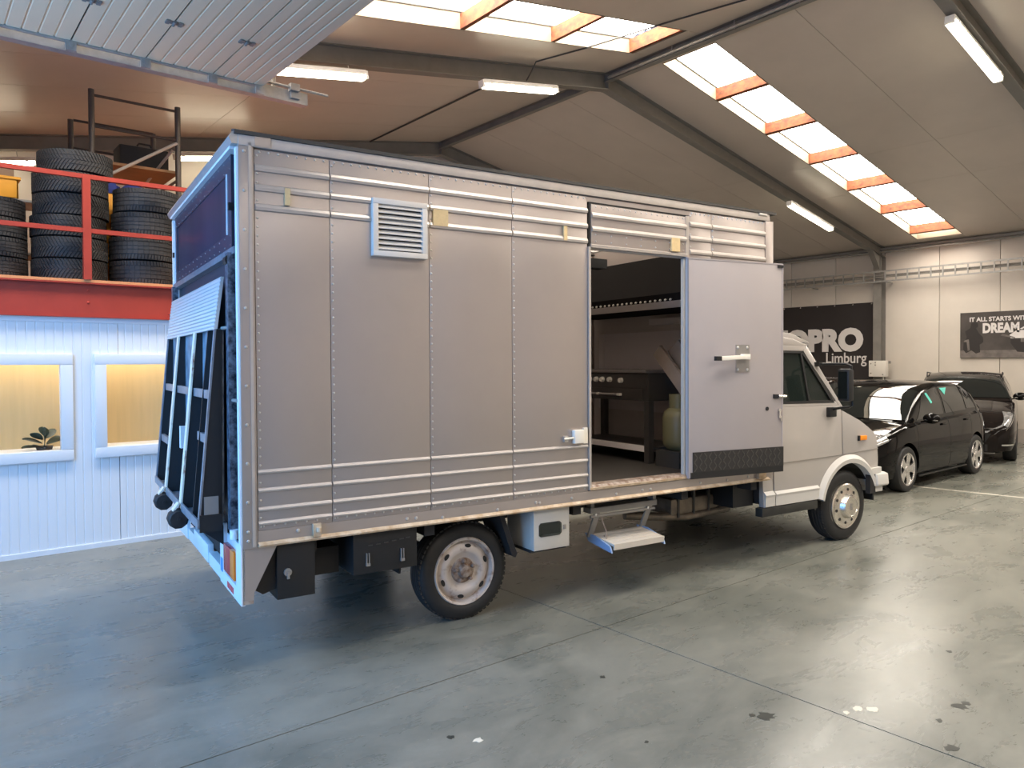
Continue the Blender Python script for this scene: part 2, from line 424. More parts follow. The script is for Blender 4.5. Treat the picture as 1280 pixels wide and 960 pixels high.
# skylights: a recessed strip with reveal boards, rusty purlins and backlit corrugated sheets
PURL = ([10.0, 11.4, 12.82, 14.26, 15.69, 17.09], [7.97, 6.49, 5.07, 3.65, 2.2, .8])
wn = 0
for (y0, y1) in SKY:
    for side, ((x0, x1), px) in enumerate(zip(SKX, PURL)):
        wn += 1
        wi = empty('window_%d' % wn, kind='structure')
        H = .21
        def slope_box(xa, xb_, ya, yb_, za, zb_, name, m, k=None):
            vs = [(x, y, roof_z(x) + dz) for x, y in ((xa, ya), (xb_, ya), (xb_, yb_), (xa, yb_)) for dz in (za, zb_)]
            return MB().add(vs, [(0, 2, 4, 6), (1, 7, 5, 3), (0, 1, 3, 2), (2, 3, 5, 4), (4, 5, 7, 6), (6, 7, 1, 0)]).build(name, m, wi)
        slope_box(x0, x1, y0 - .012, y0 + .003, -.004, H, 'reveal_board', 'reveal')
        slope_box(x0, x1, y1 - .003, y1 + .012, -.004, H, 'reveal_board', 'reveal')
        slope_box(x0 - .012, x0 + .003, y0, y1, -.004, H, 'reveal_board', 'reveal')
        slope_box(x1 - .003, x1 + .012, y0, y1, -.004, H, 'reveal_board', 'reveal')
        for p in px:
            slope_box(p - .035, p + .035, y0 + .004, y1 - .004, .0, H - .03, 'purlin', 'rust')
        bnd = [x0] + sorted(px) + [x1]
        for a, b in zip(bnd, bnd[1:]):
            if b - a < .06: continue
            nn = 24
            def fn(u, v): return (u, v, roof_z(u) + H + .012 * math.sin((v - y0) / (y1 - y0) * 2 * PI * 6))
            slope_box(a, b, y1 - .02, y1 - .003, H - .022, H - .002, 'edge_strip', 'steel_dark')
            MB().grid(fn, [a + .002, b - .002], [lerp(y0, y1, k / nn) for k in range(nn + 1)]).build('skylight_sheet', 'sky_sheet', wi)

# walls ----------------------------------------------------------------
wr = empty('wall_right', kind='structure')
yy = 6.69 - 1.18 * 11
while yy < YB:
    a, b = max(yy, YN), min(yy + 1.18, YB)
    if b > a: MB().box(XW, XW + .08, a + .005, b - .005, .28, roof_z(XW) + .03).build('wall_panel', 'wall_panel', wr, bevel=.006)
    yy += 1.18
MB().box(XW + .03, XW + .1, YN, YB, 0, 4.6).build('backing', 'joint', wr)
MB().box(XW - .02, XW + .08, YN, YB, 0, .28).build('baseboard_right', 'skirting', None, kind='structure')
def gable(y0, y1, name):
    pts = [(XL - .1, 0), (XW + .1, 0), (XW + .1, roof_z(XW + .1) + .05), (RX0, RZ + .05), (XL - .1, roof_z(XL - .1) + .05)]
    return MB().prism(pts, 'y', y0, y1).build(name, 'plain_wall', None, kind='structure')
gable(YB, YB + .1, 'wall_back'); gable(YN - .1, YN, 'wall_near')
wf = empty('wall_front', kind='structure')
for y0, y1, z0, z1 in ((YN, 1.55, 0, 4.6), (6.15, YB, 0, 4.6), (1.55, 6.15, 3.72, 4.6)):
    MB().box(XL - .1, XL, y0, y1, z0, z1).build('wall_panel', 'plain_wall', wf)

# sectional door, raised under the roof -----------------------------------
sd = empty('door_1', kind='structure')
edges = [2.36, 1.95, 1.46, .97, .48, -.01, -.5]
for k in range(len(edges) - 1):
    x1, x0 = edges[k] - .006, edges[k + 1] + .006
    n = 5; prof = [(x0, 4.045), (x0, 4.0)]
    for q in range(1, n):
        xc = lerp(x0, x1, q / n); prof += [(xc - .008, 4.0), (xc - .003, 4.007), (xc + .003, 4.007), (xc + .008, 4.0)]
    prof += [(x1, 4.0), (x1, 4.045)]
    MB().prism(prof, 'y', 1.55, 6.08).build('door_section', 'door_section', sd)
    MB().box(x0, x1, 6.083, 6.10, 3.985, 4.05).build('end_cap', 'galv', sd)
h0 = None
for x in edges[1:-1]:
    MB().box(x - .006, x + .006, 1.55, 6.08, 4.012, 4.04).build('seal', 'black', sd)
    for y in (5.33, 4.30, 3.2):
        if h0 is None:
            hb = MB(); hb.box(-.055, .055, -.022, .022, -.006, 0); hb.tube([(0, -.03, -.009), (0, .03, -.009)], .010, 8)
            for sx in (-1, 1): hb.box(sx * .04 - .012, sx * .04 + .012, -.03, .03, -.009, 0)
            h0 = hb.build('hinge', 'steel_grey', sd, loc=(x, y, 4.0), label='dark steel hinge across a door section joint')
        else: share(h0, 'hinge', sd, (x, y, 4.0))
trk = MB()
trk.prism([(6.16, 3.95), (6.24, 3.95), (6.24, 3.965), (6.175, 3.965), (6.175, 4.035), (6.24, 4.035), (6.24, 4.05), (6.16, 4.05)], 'x', -.9, 2.78)
trk.build('track', 'galv', sd)
MB().prism([(6.27, 3.99), (6.31, 3.99), (6.31, 4.09), (6.27, 4.09)], 'x', -.9, 2.35).build('track', 'galv', sd)
for x in (1.95, 1.46, .97, .48, 2.33):
    b = MB(); b.box(x - .012, x + .012, 6.07, 6.2, 3.955, 3.985); b.box(x - .035, x + .035, 6.075, 6.095, 3.93, 4.01); b.tube([(x, 6.11, 3.99), (x, 6.20, 4.0)], .018, 8)
    b.build('roller_bracket', 'galv', sd)
b = MB(); b.tube([(2.3, 6.12, 4.06), (2.95, 6.12, 4.06)], .012, 8); b.box(2.60, 2.68, 6.09, 6.15, 4.03, 4.09); b.box(2.62, 2.70, 6.13, 6.22, 3.98, 4.03)
b.build('stop_bracket', 'galv', sd)
b = MB()
for x in (.3, 2.5): b.bar((x, 6.22, 4.05), (x, 6.22, roof_z(x)), .03, .03)
b.build('hanger', 'galv', sd)

# portal frames, ridge beam -------------------------------------------------
def portal(y, label):
    pf = empty('portal_frame', label, 'steel frame', (RX0, y, 0), group=None)
    def rafter(xa, xb_, d0, d1):
        b = MB()
        def P(x, d, s): return (x - RX0, s, roof_z(x) - d)
        n = 6
        xs = [lerp(xa, xb_, i / n) for i in range(n + 1)]
        ds = [lerp(d0, d1, i / n) for i in range(n + 1)]
        for (w0, fa, fb) in ((.075, 0.0, .012), (.005, .012, -1), (.075, -1, -2)):
            for i in range(n):
                def rng(d): return (fa if fa >= 0 else d - .012, fb if fb >= 0 else (d - .012 if fb == -1 else d))
                (a0, a1), (b0, b1) = rng(ds[i]), rng(ds[i + 1])
                vs = [P(xs[i], a0, -w0), P(xs[i], a0, w0), P(xs[i], a1, w0), P(xs[i], a1, -w0), P(xs[i+1], b0, -w0), P(xs[i+1], b0, w0), P(xs[i+1], b1, w0), P(xs[i+1], b1, -w0)]
                b.add(vs, [(0, 1, 5, 4), (1, 2, 6, 5), (2, 3, 7, 6), (3, 0, 4, 7)] + ([(0, 3, 2, 1)] if i == 0 else []) + ([(4, 5, 6, 7)] if i == n - 1 else []))
        return b
    rafter(RX0 - .01, XL + .02, .245, .20).build('rafter', 'steel_grey', pf)
    rafter(RX0 + .01, XW - .02, .245, .22).build('rafter', 'steel_grey', pf)
    MB().box(-.012, .012, -.08, .08, RZ - .25, RZ - .002).build('apex_plate', 'steel_grey', pf)
    for side, x in ((1, XW - .02), (-1, XL + .02)):
        b = MB(); zt = roof_z(x) - .22
        for a0, a1, wv in ((0, .012, .09), (.012, .228, .005), (.228, .24, .09)):
            xa, xb_ = x - RX0 - side * a0, x - RX0 - side * a1
            b.box(min(xa, xb_), max(xa, xb_), -wv, wv, 0, zt)
        # haunch plate
        b.prism([(x - RX0 - side * .24, zt), (x - RX0 - side * .60, roof_z(x - side * .6) - .215), (x - RX0 - side * .24, zt - .3)], 'y', -.06, .06)
        b.build('column', 'steel_grey', pf)
    return pf
portal(7.93, 'grey steel portal frame whose post stands right of the black banner')
portal(3.4, 'grey steel portal frame crossing the top right corner of the photo')
portal(12.46, 'grey steel portal frame at the far back wall behind the truck')
portal(-1.13, 'grey steel portal frame over the near side of the hall')
b = MB(); b.box(RX0 - .07, RX0 + .07, YN, YB, RZ - .012, RZ - .004 ); b.box(RX0 - .004, RX0 + .004, YN, YB, RZ - .12, RZ - .012); b.box(RX0 - .045, RX0 + .045, YN, YB, RZ - .13, RZ - .12)
b.build('ridge_beam', 'steel_grey', None, 'dark steel ridge beam running along the peak of the roof', 'beam')
MB().box(XW - .12, XW, YN, YB, roof_z(XW) - .06, roof_z(XW) - .005).build('trim_1', 'steel_grey', None, kind='structure')
# conduits
b = MB(); b.tube([(XW - .14, -2, 4.22), (XW - .14, 12.3, 4.22)], .018, 8)
b.build('conduit', 'galv', None, 'grey pipe running along the wall under the eave', 'pipe')
b = MB(); b.tube([(RX0 - .07, 3.6, RZ - .10), (RX0 - .07, 7.8, RZ - .10)], .022, 8)
for y in (3.8, 4.7, 5.6, 6.6): b.bar((RX0 - .07, y, RZ - .13), (RX0 - .07, y, RZ - .02), .012)
b.build('conduit', 'galv', None, 'pale conduit pipe strapped beside the ridge beam', 'pipe')
b = MB(); b.tube([(6.82, 8.1, roof_z(6.82) - .015), (6.82, 12.4, roof_z(6.82) - .015)], .014, 6)
b.build('cable', 'steel_dark', None, 'dark cable run on the ceiling behind the left hanging lamps', 'cable')
b = MB(); b.tube([(6.75, 7.84, 5.60), (6.80, 7.80, 5.72), (6.80, 7.7, roof_z(6.8) - .012), (7.1, 7.05, roof_z(7.1) - .012), (7.45, 6.0, roof_z(7.45) - .012), (7.9, 4.9, roof_z(7.9) - .012)], .010, 6)
b.build('cable', 'steel_dark', None, 'thin dark cable crossing the left skylight up to the ridge', 'cable')

# fluorescent lamps -----------------------------------------------------------
def lamp(x0, x1, y, drop, label, wide=.13):
    z0, z1 = roof_z(x0) - drop, roof_z(x1) - drop
    L = math.hypot(x1 - x0, z1 - z0); ang = math.atan2(z1 - z0, x1 - x0)
    e = empty('fluorescent_lamp', label, 'lamp', ((x0 + x1) / 2, y, (z0 + z1) / 2))
    e.rotation_euler = (0, -ang, 0)
    wv = wide / 2
    MB().prism([(-wv, .0), (wv, .0), (wv * .8, .055), (-wv * .8, .055)], 'x', -L / 2, L / 2).build('lamp_housing', 'lamp_body', e, bevel=.006)
    MB().prism([(-wv * .92, -.001), (wv * .92, -.001), (wv * .85, -.04), (wv * .5, -.058), (-wv * .5, -.058), (-wv * .85, -.04)], 'x', -L / 2 + .02, L / 2 - .02).build('diffuser', 'tube', e, label='glowing diffuser', bevel=.008)
    b = MB()
    for s in (-1, 1):
        for t in (-.42, .42): b.box(t * L - .02, t * L + .02, s * wv - .008, s * wv + .008, -.012, .02)
        b.box(s * (L / 2 + .008) - .014, s * (L / 2 + .008) + .014, -wv * .8, wv * .8, -.045, .045)
    b.build('clip', 'lamp_body', e, kind='stuff')
    b = MB()
    for t in (-.35, .35): b.tube([(t * L, 0, .05), (t * L, 0, .05 + max(.02, drop - .30))], .006, 6)
    b.build('hanger', 'galv', e, kind='stuff')
    return e
lamp(5.97, 7.28, 7.83, .33, 'fluorescent lamp on the middle frame, right of the pair beside the raised door')
lamp(2.95, 4.24, 7.83, .35, 'fluorescent lamp on the middle frame, half hidden behind the raised door edge')
lamp(13.49, 15.13, 7.80, .36, 'fluorescent lamp on the sloping beam above the truck cab')
lamp(9.36, 10.92, 3.42, .325, 'fluorescent lamp at the top right corner under the nearest beam')
lamp(.2, 1.50, 12.3, .40, 'fluorescent lamp far back behind the tyre stacks at the left photo edge')
lamp(3.36, 4.6, 12.3, .33, 'fluorescent lamp far back partly hidden by the truck roof corner')

# cable ladder on right wall --------------------------------------------------
cl = empty('cable_ladder', 'grey cable ladder fixed high along the right wall', 'cable tray', (XW - .32, 7.5, 3.64))
for z in (-.115, .115): MB().box(-.012, .012, -6, 4.8, z - .018, z + .018).build('side_rail', 'galv', cl)
r0 = None
for k in range(44):
    y = -5.9 + k * .245
    if r0 is None: r0 = MB().box(-.01, .01, -.014, .014, -.1, .1).build('rung', 'galv', cl, loc=(0, y, 0))
    else: share(r0, 'rung', cl, (0, y, 0))
b = MB(); b.box(.02, .05, -6, 4.8, -.03, .0); b.tube([(.03, -6, .02), (.03, 4.8, .02)], .02, 6)
b.build('cable', 'steel_grey', cl)
b = MB()
for y in (-5, -2.5, .2, 2.0, 4.4): b.box(.0, .30, y - .015, y + .015, -.15, -.13)
b.build('wall_bracket', 'galv', cl)

# banner, poster, electrical box ----------------------------------------------------
MW = lambda y, z: Matrix.Translation((0, y, z)) @ Matrix(((0, 0, -1), (-1, 0, 0), (0, 1, 0))).to_4x4()   # text on a wall facing -X, reading towards -Y
bn = empty('banner', 'black company banner with white lettering hung on wall left of the post', 'banner', (XW - .04, 10.6, 1.25))
def fb(u, v): return (.0 + .006 * math.sin(u * 5) * (1 - v), u, v)
MB().grid(lambda u, v: (.006 * math.sin(u * 4.1), u, v), [lerp(-2.5, 1.75, k / 30) for k in range(31)], [0, .9, 1.83]).build('banner_sheet', 'banner_black', bn)
b = MB()
for k in range(10): b.dome((-.008, -2.45 + k * .45, 1.80), (-1, 0, 0), .02, .012)
b.build('eyelet', 'chrome', bn)
text_obj('AUTOPRO', .70, 'print_white', bn, MW(1.14, .72) @ Matrix.Translation((0, 0, .018)), bold=.046, width=3.47)
text_obj('Limburg', .36, 'print_white', bn, MW(-1.32, .40) @ Matrix.Translation((0, 0, .018)), bold=.004, width=1.0)
po = empty('poster', 'grey poster with a white car and a motorcyclist on the right wall', 'poster', (XW - .03, 4.7, 1.75))
MB().box(-.012, .012, -1.1, 1.55, 0, .97).build('poster_sheet', 'poster_grey', po)
MB().box(-.0135, -.011, -1.1, 1.55, 0, .16).build('printed_ground', 'poster_mid', po)
text_obj('IT ALL STARTS WITH A', .125, 'print_white', po, MW(1.37, .775) @ Matrix.Translation((0, 0, .014)), bold=.004, width=1.24, depth=.001)
text_obj('DREAM', .27, 'print_white', po, MW(1.12, .535) @ Matrix.Translation((0, 0, .014)), bold=.014, width=.67, depth=.001)
MB().prism([(.44, .59), (.30, .68), (-.15, .74), (-.15, .72), (.28, .655), (.40, .58)], 'x', -.015, -.012).build('printed_swoosh', 'print_white', po)
MB().prism([(.62, .47), (.50, .56), (-.9, .60), (-1.1, .45), (-1.1, .40), (.60, .40)], 'x', -.015, -.012).build('printed_car', 'print_white', po)
MB().prism([(.60, .44), (.60, .30), (.48, .12), (.25, .10), (.15, .22), (-1.1, .22), (-1.1, .44)], 'x', -.0145, -.012).build('printed_car_shade', 'poster_dark', po)
MB().prism([(.42, .40), (.42, .32), (-.5, .32), (-.5, .40)], 'x', -.016, -.012).build('printed_grille', 'poster_mid', po)
MB().prism([(.75, .50), (.52, .42), (.52, .40), (.78, .46)], 'x', -.016, -.012).build('printed_mirror', 'poster_mid', po)
MB().prism([(1.33, .75), (1.26, .77), (1.21, .74), (1.20, .67), (1.24, .63), (1.18, .52), (1.11, .44), (1.10, .33), (1.17, .28), (1.16, .12), (1.24, .09), (1.33, .16), (1.43, .10), (1.49, .18), (1.48, .33), (1.42, .44), (1.45, .57), (1.35, .64)], 'x', -.015, -.012).build('printed_rider', 'poster_dark', po)
MB().prism([(1.46, .38), (1.38, .40), (1.36, .16), (1.40, .15), (1.42, .34), (1.48, .34)], 'x', -.016, -.012).build('printed_fork', 'poster_mid', po)
eb = empty('electrical_box', 'white electrical box at the foot of the banner beside the post', 'electrical box', (XW - .43, 7.85, 1.33))
MB().box(0, .16, -.19, .19, 0, .37).build('box_body', 'box_white', eb, bevel=.01)
b = MB()
for y, z in ((.14, .30), (.14, .08), (.04, .33), (.04, .27), (-.13, .05)): b.dome((0, y, z), (-1, 0, 0), .017, .012)
b.build('screw', 'steel_grey', eb)
MB().box(.15, .166, -.24, .1, .30, .36).build('wall_bracket', 'steel_grey', eb)
MB().tube([(.1, -.1, 0), (.1, -.1, -1.3)], .012, 8).build('feed_cable', 'lamp_body', eb)

# ------------------------------------------------------------------ office and mezzanine
YO = 7.75
wo = empty('wall_office', kind='structure')
WIN = [(-.02, 1.205), (1.38, 2.60)]
def clad(x0, x1, z0, z1, g0=.003, g1=.003):
    pts = [(x0 + g0, YO + .04), (x0 + g0, YO)]
    for k in range(-20, 90):
        xc = k * .0714
        if not x0 + .02 < xc < x1 - .02: continue
        pts += [(xc - .007, YO), (xc - .003, YO + .004), (xc + .003, YO + .004), (xc + .007, YO)]
    pts += [(x1 - g1, YO), (x1 - g1, YO + .04)]
    MB().prism(pts, 'z', z0, z1).build('cladding_panel', 'office_clad', wo)
seams = [XL, -.40, .60, 1.583, 2.58, 3.58, 4.58, 5.2]
holes = [(-.0, 1.19), (1.40, 2.58)]
for a, b in zip(seams, seams[1:]):
    cuts = sorted({a, b} | {q for h in holes for q in h if a < q < b})
    for p, q in zip(cuts, cuts[1:]):
        mid = (p + q) / 2
        if not any(h0_ < mid < h1_ for h0_, h1_ in holes):
            clad(p, q, .86, 1.77, .003 if p == a else 0, .003 if q == b else 0)
    clad(a, b, .02, .86); clad(a, b, 1.77, 2.12)
MB().box(XL, 5.2, YO - .012, YO + .03, 0, .045).build('floor_channel', 'office_frame', wo)
MB().box(XL, 5.2, YO - .014, YO + .03, 2.085, 2.13).build('top_channel', 'office_frame', wo)
MB().box(5.16, 5.2, YO + .04, YB, 0, 2.1).build('side_wall', 'plain_wall', wo)
for k, (x0, x1) in enumerate(((-.02, 1.205), (1.38, 2.60))):
    wi = empty('window_%d' % (11 + k), kind='structure')
    fw = .098; z0, z1 = .835, 1.797
    for (a, b, c, d) in ((x0, x1, z1 - fw, z1), (x0, x1, z0, z0 + fw), (x0, x0 + fw, z0 + fw, z1 - fw), (x1 - fw, x1, z0 + fw, z1 - fw)):
        MB().box(a, b, YO - .035, YO + .05, c, d).build('frame_bar', 'office_frame', wi, bevel=.006)
    MB().box(x0 + fw - .01, x1 - fw + .01, YO + .012, YO + .018, z0 + fw - .01, z1 - fw + .01).build('glass_pane', 'pane', wi)
    MB().box(x0, x1, YO + .40, YO + .404, z0 - .1, z1 + .1).build('roller_blind', 'blind', wi)
    MB().box(x0 - .05, x1 + .05, YO + .05, YO + .40, z0 + fw - .03, z0 + fw - .006).build('window_sill', 'office_frame', wi)
# unseen fill light added behind the panes to brighten the blinds
area('blind_fill_light', (1.3, YO + .22, 2.02), (0, 0, 0), 2.6, .2, 20, (1.0, .86, .68))
# plant
pl = empty('potted_plant', 'dark leafy rubber plant on the sill behind the left office window', 'plant', (1.0, YO + .16, .927))
MB().lathe([(.0, 0), (.06, 0), (.07, .035), (.062, .035), (.0, .03)], 16).build('pot', 'soil_pot', pl)
MB().tube([(0, 0, .03), (.005, 0, .09), (-.005, 0, .17)], .006, 6).build('stem', 'leaf', pl)
for k, (az, el, L_, z) in enumerate([(.3, .9, .12, .17), (1.6, 1.1, .11, .19), (3.0, .5, .15, .13), (3.4, .75, .12, .16), (5.9, .45, .15, .12), (0.0, .65, .13, .12), (4.6, .3, .12, .10), (2.2, .35, .10, .1), (2.7, .2, .15, .10)]):
    d = Vector((math.cos(az) * math.cos(el), math.sin(az) * math.cos(el) * .5, math.sin(el))); sd_ = Vector((-math.sin(az), math.cos(az) * .4, .25)).normalized()
    def lf(u, v): return Vector((0, 0, z - .085)) + d * (u * L_ * 1.15 + .02) + sd_ * (v * .043 * math.sin(PI * min(1, u * .93 + .05)) ** .7) - Vector((0, 0, 1)) * (.035 * u * u) + Vector((0, 0, .008 * abs(v)))
    MB().grid(lf, [i / 6 for i in range(7)], [-1, 0, 1]).build('leaf', 'leaf', pl)
# mezzanine
mz = empty('mezzanine', 'red steel mezzanine beam and deck above the white office', 'mezzanine', (2.1, YO, 2.13))
b = MB(); b.box(-2.65, 3.1, -.06, .10, .305, .318); b.box(-2.65, 3.1, -.015, -.003, .012, .305); b.box(-2.65, 3.1, -.06, .10, 0.0, .012)
b.build('edge_beam', 'red_steel', mz)
b = MB()
for x, z in ((-.76, .25), (-.76, .14), (-.06, .06), (1.2, .2)): b.dome((x, -.015, z), (0, -1, 0), .014, .012)
b.build('bolt', 'red_steel', mz)
MB().box(-2.65, 3.1, -.055, YB - YO - .02, .32, .345).build('deck_board', 'orange_wood', mz)
ra = empty('guard_rail', 'red steel guard rail in front of the tyre stacks', 'railing', (2.1, 7.70, 2.475))
for z in (.935, .445): MB().box(-2.6, 3.05, -.02, .02, z - .02, z + .02).build('rail', 'red_steel', ra)
for x in (-2.55, -.77, 1.3, 2.9): MB().box(x - .032, x + .032, -.028, .028, .0, .94).build('post', 'red_steel', ra)

# tyres -----------------------------------------------------------------------
def tyre_meshes(R, Wd, kind):
    rim = R * .60; h = Wd / 2
    prof = [(rim, -h * .72), (rim + .02, -h * .86), (lerp(rim, R, .5), -h), (R * .93, -h * .93), (R * .975, -h * .72), (R * .978, -h * .3), (R * .978, h * .3), (R * .975, h * .72), (R * .93, h * .93), (lerp(rim, R, .5), h), (rim + .02, h * .86), (rim, h * .72)]
    c = MB().lathe(prof, 48, close=False)
    c.lathe([(rim - .006, -h * .7), (rim - .006, h * .7)], 48)
    t = MB(); n = 64
    def blk(a0, a1, z0, z1, sk):
        vs = []
        for rr in (R * .972, R):
            for (a, z) in ((a0, z0), (a1, z0), (a1 + sk, z1), (a0 + sk, z1)):
                vs.append((rr * math.cos(a), rr * math.sin(a), z))
        t.add(vs, [(4, 5, 6, 7), (0, 1, 5, 4), (1, 2, 6, 5), (2, 3, 7, 6), (3, 0, 4, 7)])
    if kind == 'winter':
        for k in range(n):
            a = 2 * PI * k / n; da = 2 * PI / n * .72
            for z0, z1, s in ((-h * .92, -h * .42, .10), (-h * .38, -h * .02, .085), (h * .02, h * .38, -.085), (h * .42, h * .92, -.10)):
                off = 0 if s > 0 else (.16 if z0 < h * .1 else .085)
                blk(a + (0 if z0 < -h * .4 else .10 if s > 0 else (.16 if z0 < h * .1 else .085)), a + (0 if z0 < -h * .4 else .10 if s > 0 else (.16 if z0 < h * .1 else .085)) + da, z0, z1, s)
    else:
        for k in range(n):
            a = 2 * PI * k / n
            blk(a, a + 2 * PI / n * .8, -h * .92, -h * .56, .02); blk(a, a + 2 * PI / n * .8, h * .56, h * .92, -.02)
        for k in range(40):
            a = 2 * PI * k / 40
            for z0, z1 in ((-h * .48, -h * .18), (-h * .12, h * .12), (h * .18, h * .48)): blk(a, a + 2 * PI / 40 * .97, z0, z1, .0)
    return c.mesh('casing', 'rubber'), t.mesh('tread', 'tread')
TY = {'winter': tyre_meshes(.315, .2, 'winter'), 'road': tyre_meshes(.300, .235, 'road'), 'road_thin': tyre_meshes(.315, .175, 'road')}
def tyre(kind, x, y, z, rz, tilt, label, group):
    e = empty('tyre', label, 'tyre', (x, y, z), group=group); e.rotation_euler = (tilt[0], tilt[1], rz)
    for nm, me in zip(('casing', 'tread'), TY[kind]):
        o = bpy.data.objects.new(nm, me); COL.objects.link(o); o.parent = e
ZD = 2.476
ords = ['bottom', 'second', 'third', 'fourth', 'fifth', 'topmost']
for k in range(6):
    tyre('winter', 1.265 + random.uniform(-.015, .015) + (.05 if k == 5 else 0), 8.12 + random.uniform(-.01, .01), ZD + .1 + k * .2005, k * 1.3, (0, 0),
         ('%s tyre of the tall six-high winter tyre stack behind the rail' % ords[k]) if k in (0, 5) else '%s tyre from the bottom in the tall six-high tyre stack' % ords[k], 'tyres in the tall left stack')
for k in range(4):
    tyre('road', 1.925 + random.uniform(-.012, .012) - (.02 if k < 2 else 0), 8.12, ZD + .1175 + k * .2355, k * .9, (0, 0),
         ('%s tyre of the four-high stack beside the truck roof corner' % ('bottom', 'second', 'third', 'topmost')[k]), 'tyres in the stack beside the truck')
for k in range(4):
    tyre('road_thin', .60 + random.uniform(-.01, .01), 8.12, ZD + .0875 + k * .1755, k * .7, (0, 0),
         ('%s tyre of the short stack cut by the left photo edge' % ('bottom', 'second', 'third', 'topmost')[k]), 'tyres in the stack at the left edge')
for k in range(5):
    tyre('winter', 1.75, 8.87, ZD + .1 + k * .2005, k * .6, (0, 0), '%s tyre of the stack hidden behind the two front stacks' % ('bottom', 'second', 'third', 'fourth', 'topmost')[k], 'tyres in the hidden back stack')
# stuff behind the tyres
yc = empty('yellow_cabinet', 'orange yellow cabinet showing between the two tyre stacks', 'cabinet', (1.70, 8.475, ZD - .0))
MB().box(-.10, .04, -.03, .02, 0, .95).build('door_leaf', 'yellow', yc, bevel=.006)
MB().box(-.115, .055, .022, .05, 0, .97).build('carcass', 'yellow', yc)
yx = empty('yellow_crate', 'yellow crate on a shelf behind the left tyres', 'crate', (.78, 8.9, 3.32))
b = MB(); b.box(-.28, .14, -.2, .2, 0, .02)
for a in ((-.28, .14, -.2, -.18), (-.28, .14, .18, .2), (-.28, -.26, -.2, .2), (.12, .14, -.2, .2)): b.box(a[0], a[1], a[2], a[3], 0, .2)
b.build('crate_shell', 'yellow', yx, bevel=.006)
MB().box(-.30, .16, -.215, .215, .19, .215).build('crate_rim', 'yellow', yx)
cbx = empty('cardboard_box', 'brown cardboard box lying on top of the yellow crate', 'box', (.70, 8.9, 3.537))
MB().box(-.18, .19, -.15, .15, 0, .09).build('carton', 'cardboard', cbx, bevel=.004)
MB().box(-.18, .0, -.152, .152, .09, .095).build('flap', 'cardboard', cbx)
sh = empty('storage_rack', 'steel storage rack carrying the yellow crate behind the tyres', 'rack', (.85, 8.9, ZD))
for x in (-.42, .25):
    for y in (-.22, .22): MB().box(x - .018, x + .018, y - .018, y + .018, 0, 1.05).build('upright', 'galv', sh)
for z in (.30, .82): MB().box(-.44, .27, -.24, .24, z, z + .022).build('shelf', 'galv', sh)
sc = empty('scaffold_tower', 'folding scaffold tower with plank deck standing behind the tyre stacks', 'scaffold', (2.12, 9.85, ZD))
for x, y, h in ((-.45, -.55, 2.26), (.45, -.55, 2.25), (-.48, .55, 2.2), (.45, .55, 2.2)):
    MB().tube([(x, y, 0), (x, y, h)], .032, 10).build('post', 'tube_steel', sc)
for y in (-.55, .55):
    for z in (2.2, 1.86, 1.15, .5): MB().tube([(-.45, y, z), (.45, y, z - .0)], .016, 8).build('rail', 'tube_steel', sc)
for x in (-.45, .45): MB().tube([(x, -.55, 1.4), (x, .55, 1.4)], .016, 8).build('rail', 'tube_steel', sc)
MB().tube([(-.35, -.58, 1.30), (.43, -.58, 1.82)], .018, 8).build('brace', 'brace', sc, label='pale diagonal brace')
MB().tube([(.40, -.50, 1.75), (.05, .50, 1.10)], .016, 8).build('brace', 'brace', sc, label='pale diagonal brace')
MB().box(-.47, .47, -.5, .5, 1.48, 1.51).build('deck_plank', 'board', sc)
db = empty('dark_case', 'dark flat case standing on the scaffold deck', 'case', (2.30, 9.95, ZD + 1.512))
MB().box(-.25, .30, -.15, .2, 0, .34).build('case_shell', 'black_soft', db, bevel=.02)
MB().tube([(-.06, -.16, .34), (-.04, -.16, .37), (.08, -.16, .37), (.10, -.16, .34)], .012, 6).build('handle', 'black', db)
def bundle(x, y, z, s, label):
    o = MB(); rnd = random.Random(int(x * 100))
    me = bpy.data.meshes.new('b'); bm = bmesh.new(); bmesh.ops.create_icosphere(bm, subdivisions=3, radius=1)
    for v in bm.verts:
        n = v.co.normalized(); f = 1 + .18 * math.sin(n.x * 5 + x * 9) * math.cos(n.y * 7) + .08 * math.sin(n.z * 14 + n.x * 11)
        v.co = Vector((n.x * s[0] * f, n.y * s[1] * f, max(-.6, n.z) * s[2] * f + s[2] * .6))
    o.add([v.co for v in bm.verts], [[q.index for q in f.verts] for f in bm.faces], True); bm.free()
    return o.build('cloth_bundle', 'blue_cloth', None, label, 'cloth', 'blue cloth bundles on the tyres', loc=(x, y, z))
bundle(1.66, 8.80, ZD + 1.012, (.16, .12, .11), 'dark blue cloth bundle lying on the back tyre stack, left one')
bundle(1.98, 8.82, ZD + 1.012, (.13, .12, .09), 'dark blue cloth bundle lying on the back tyre stack, right one')
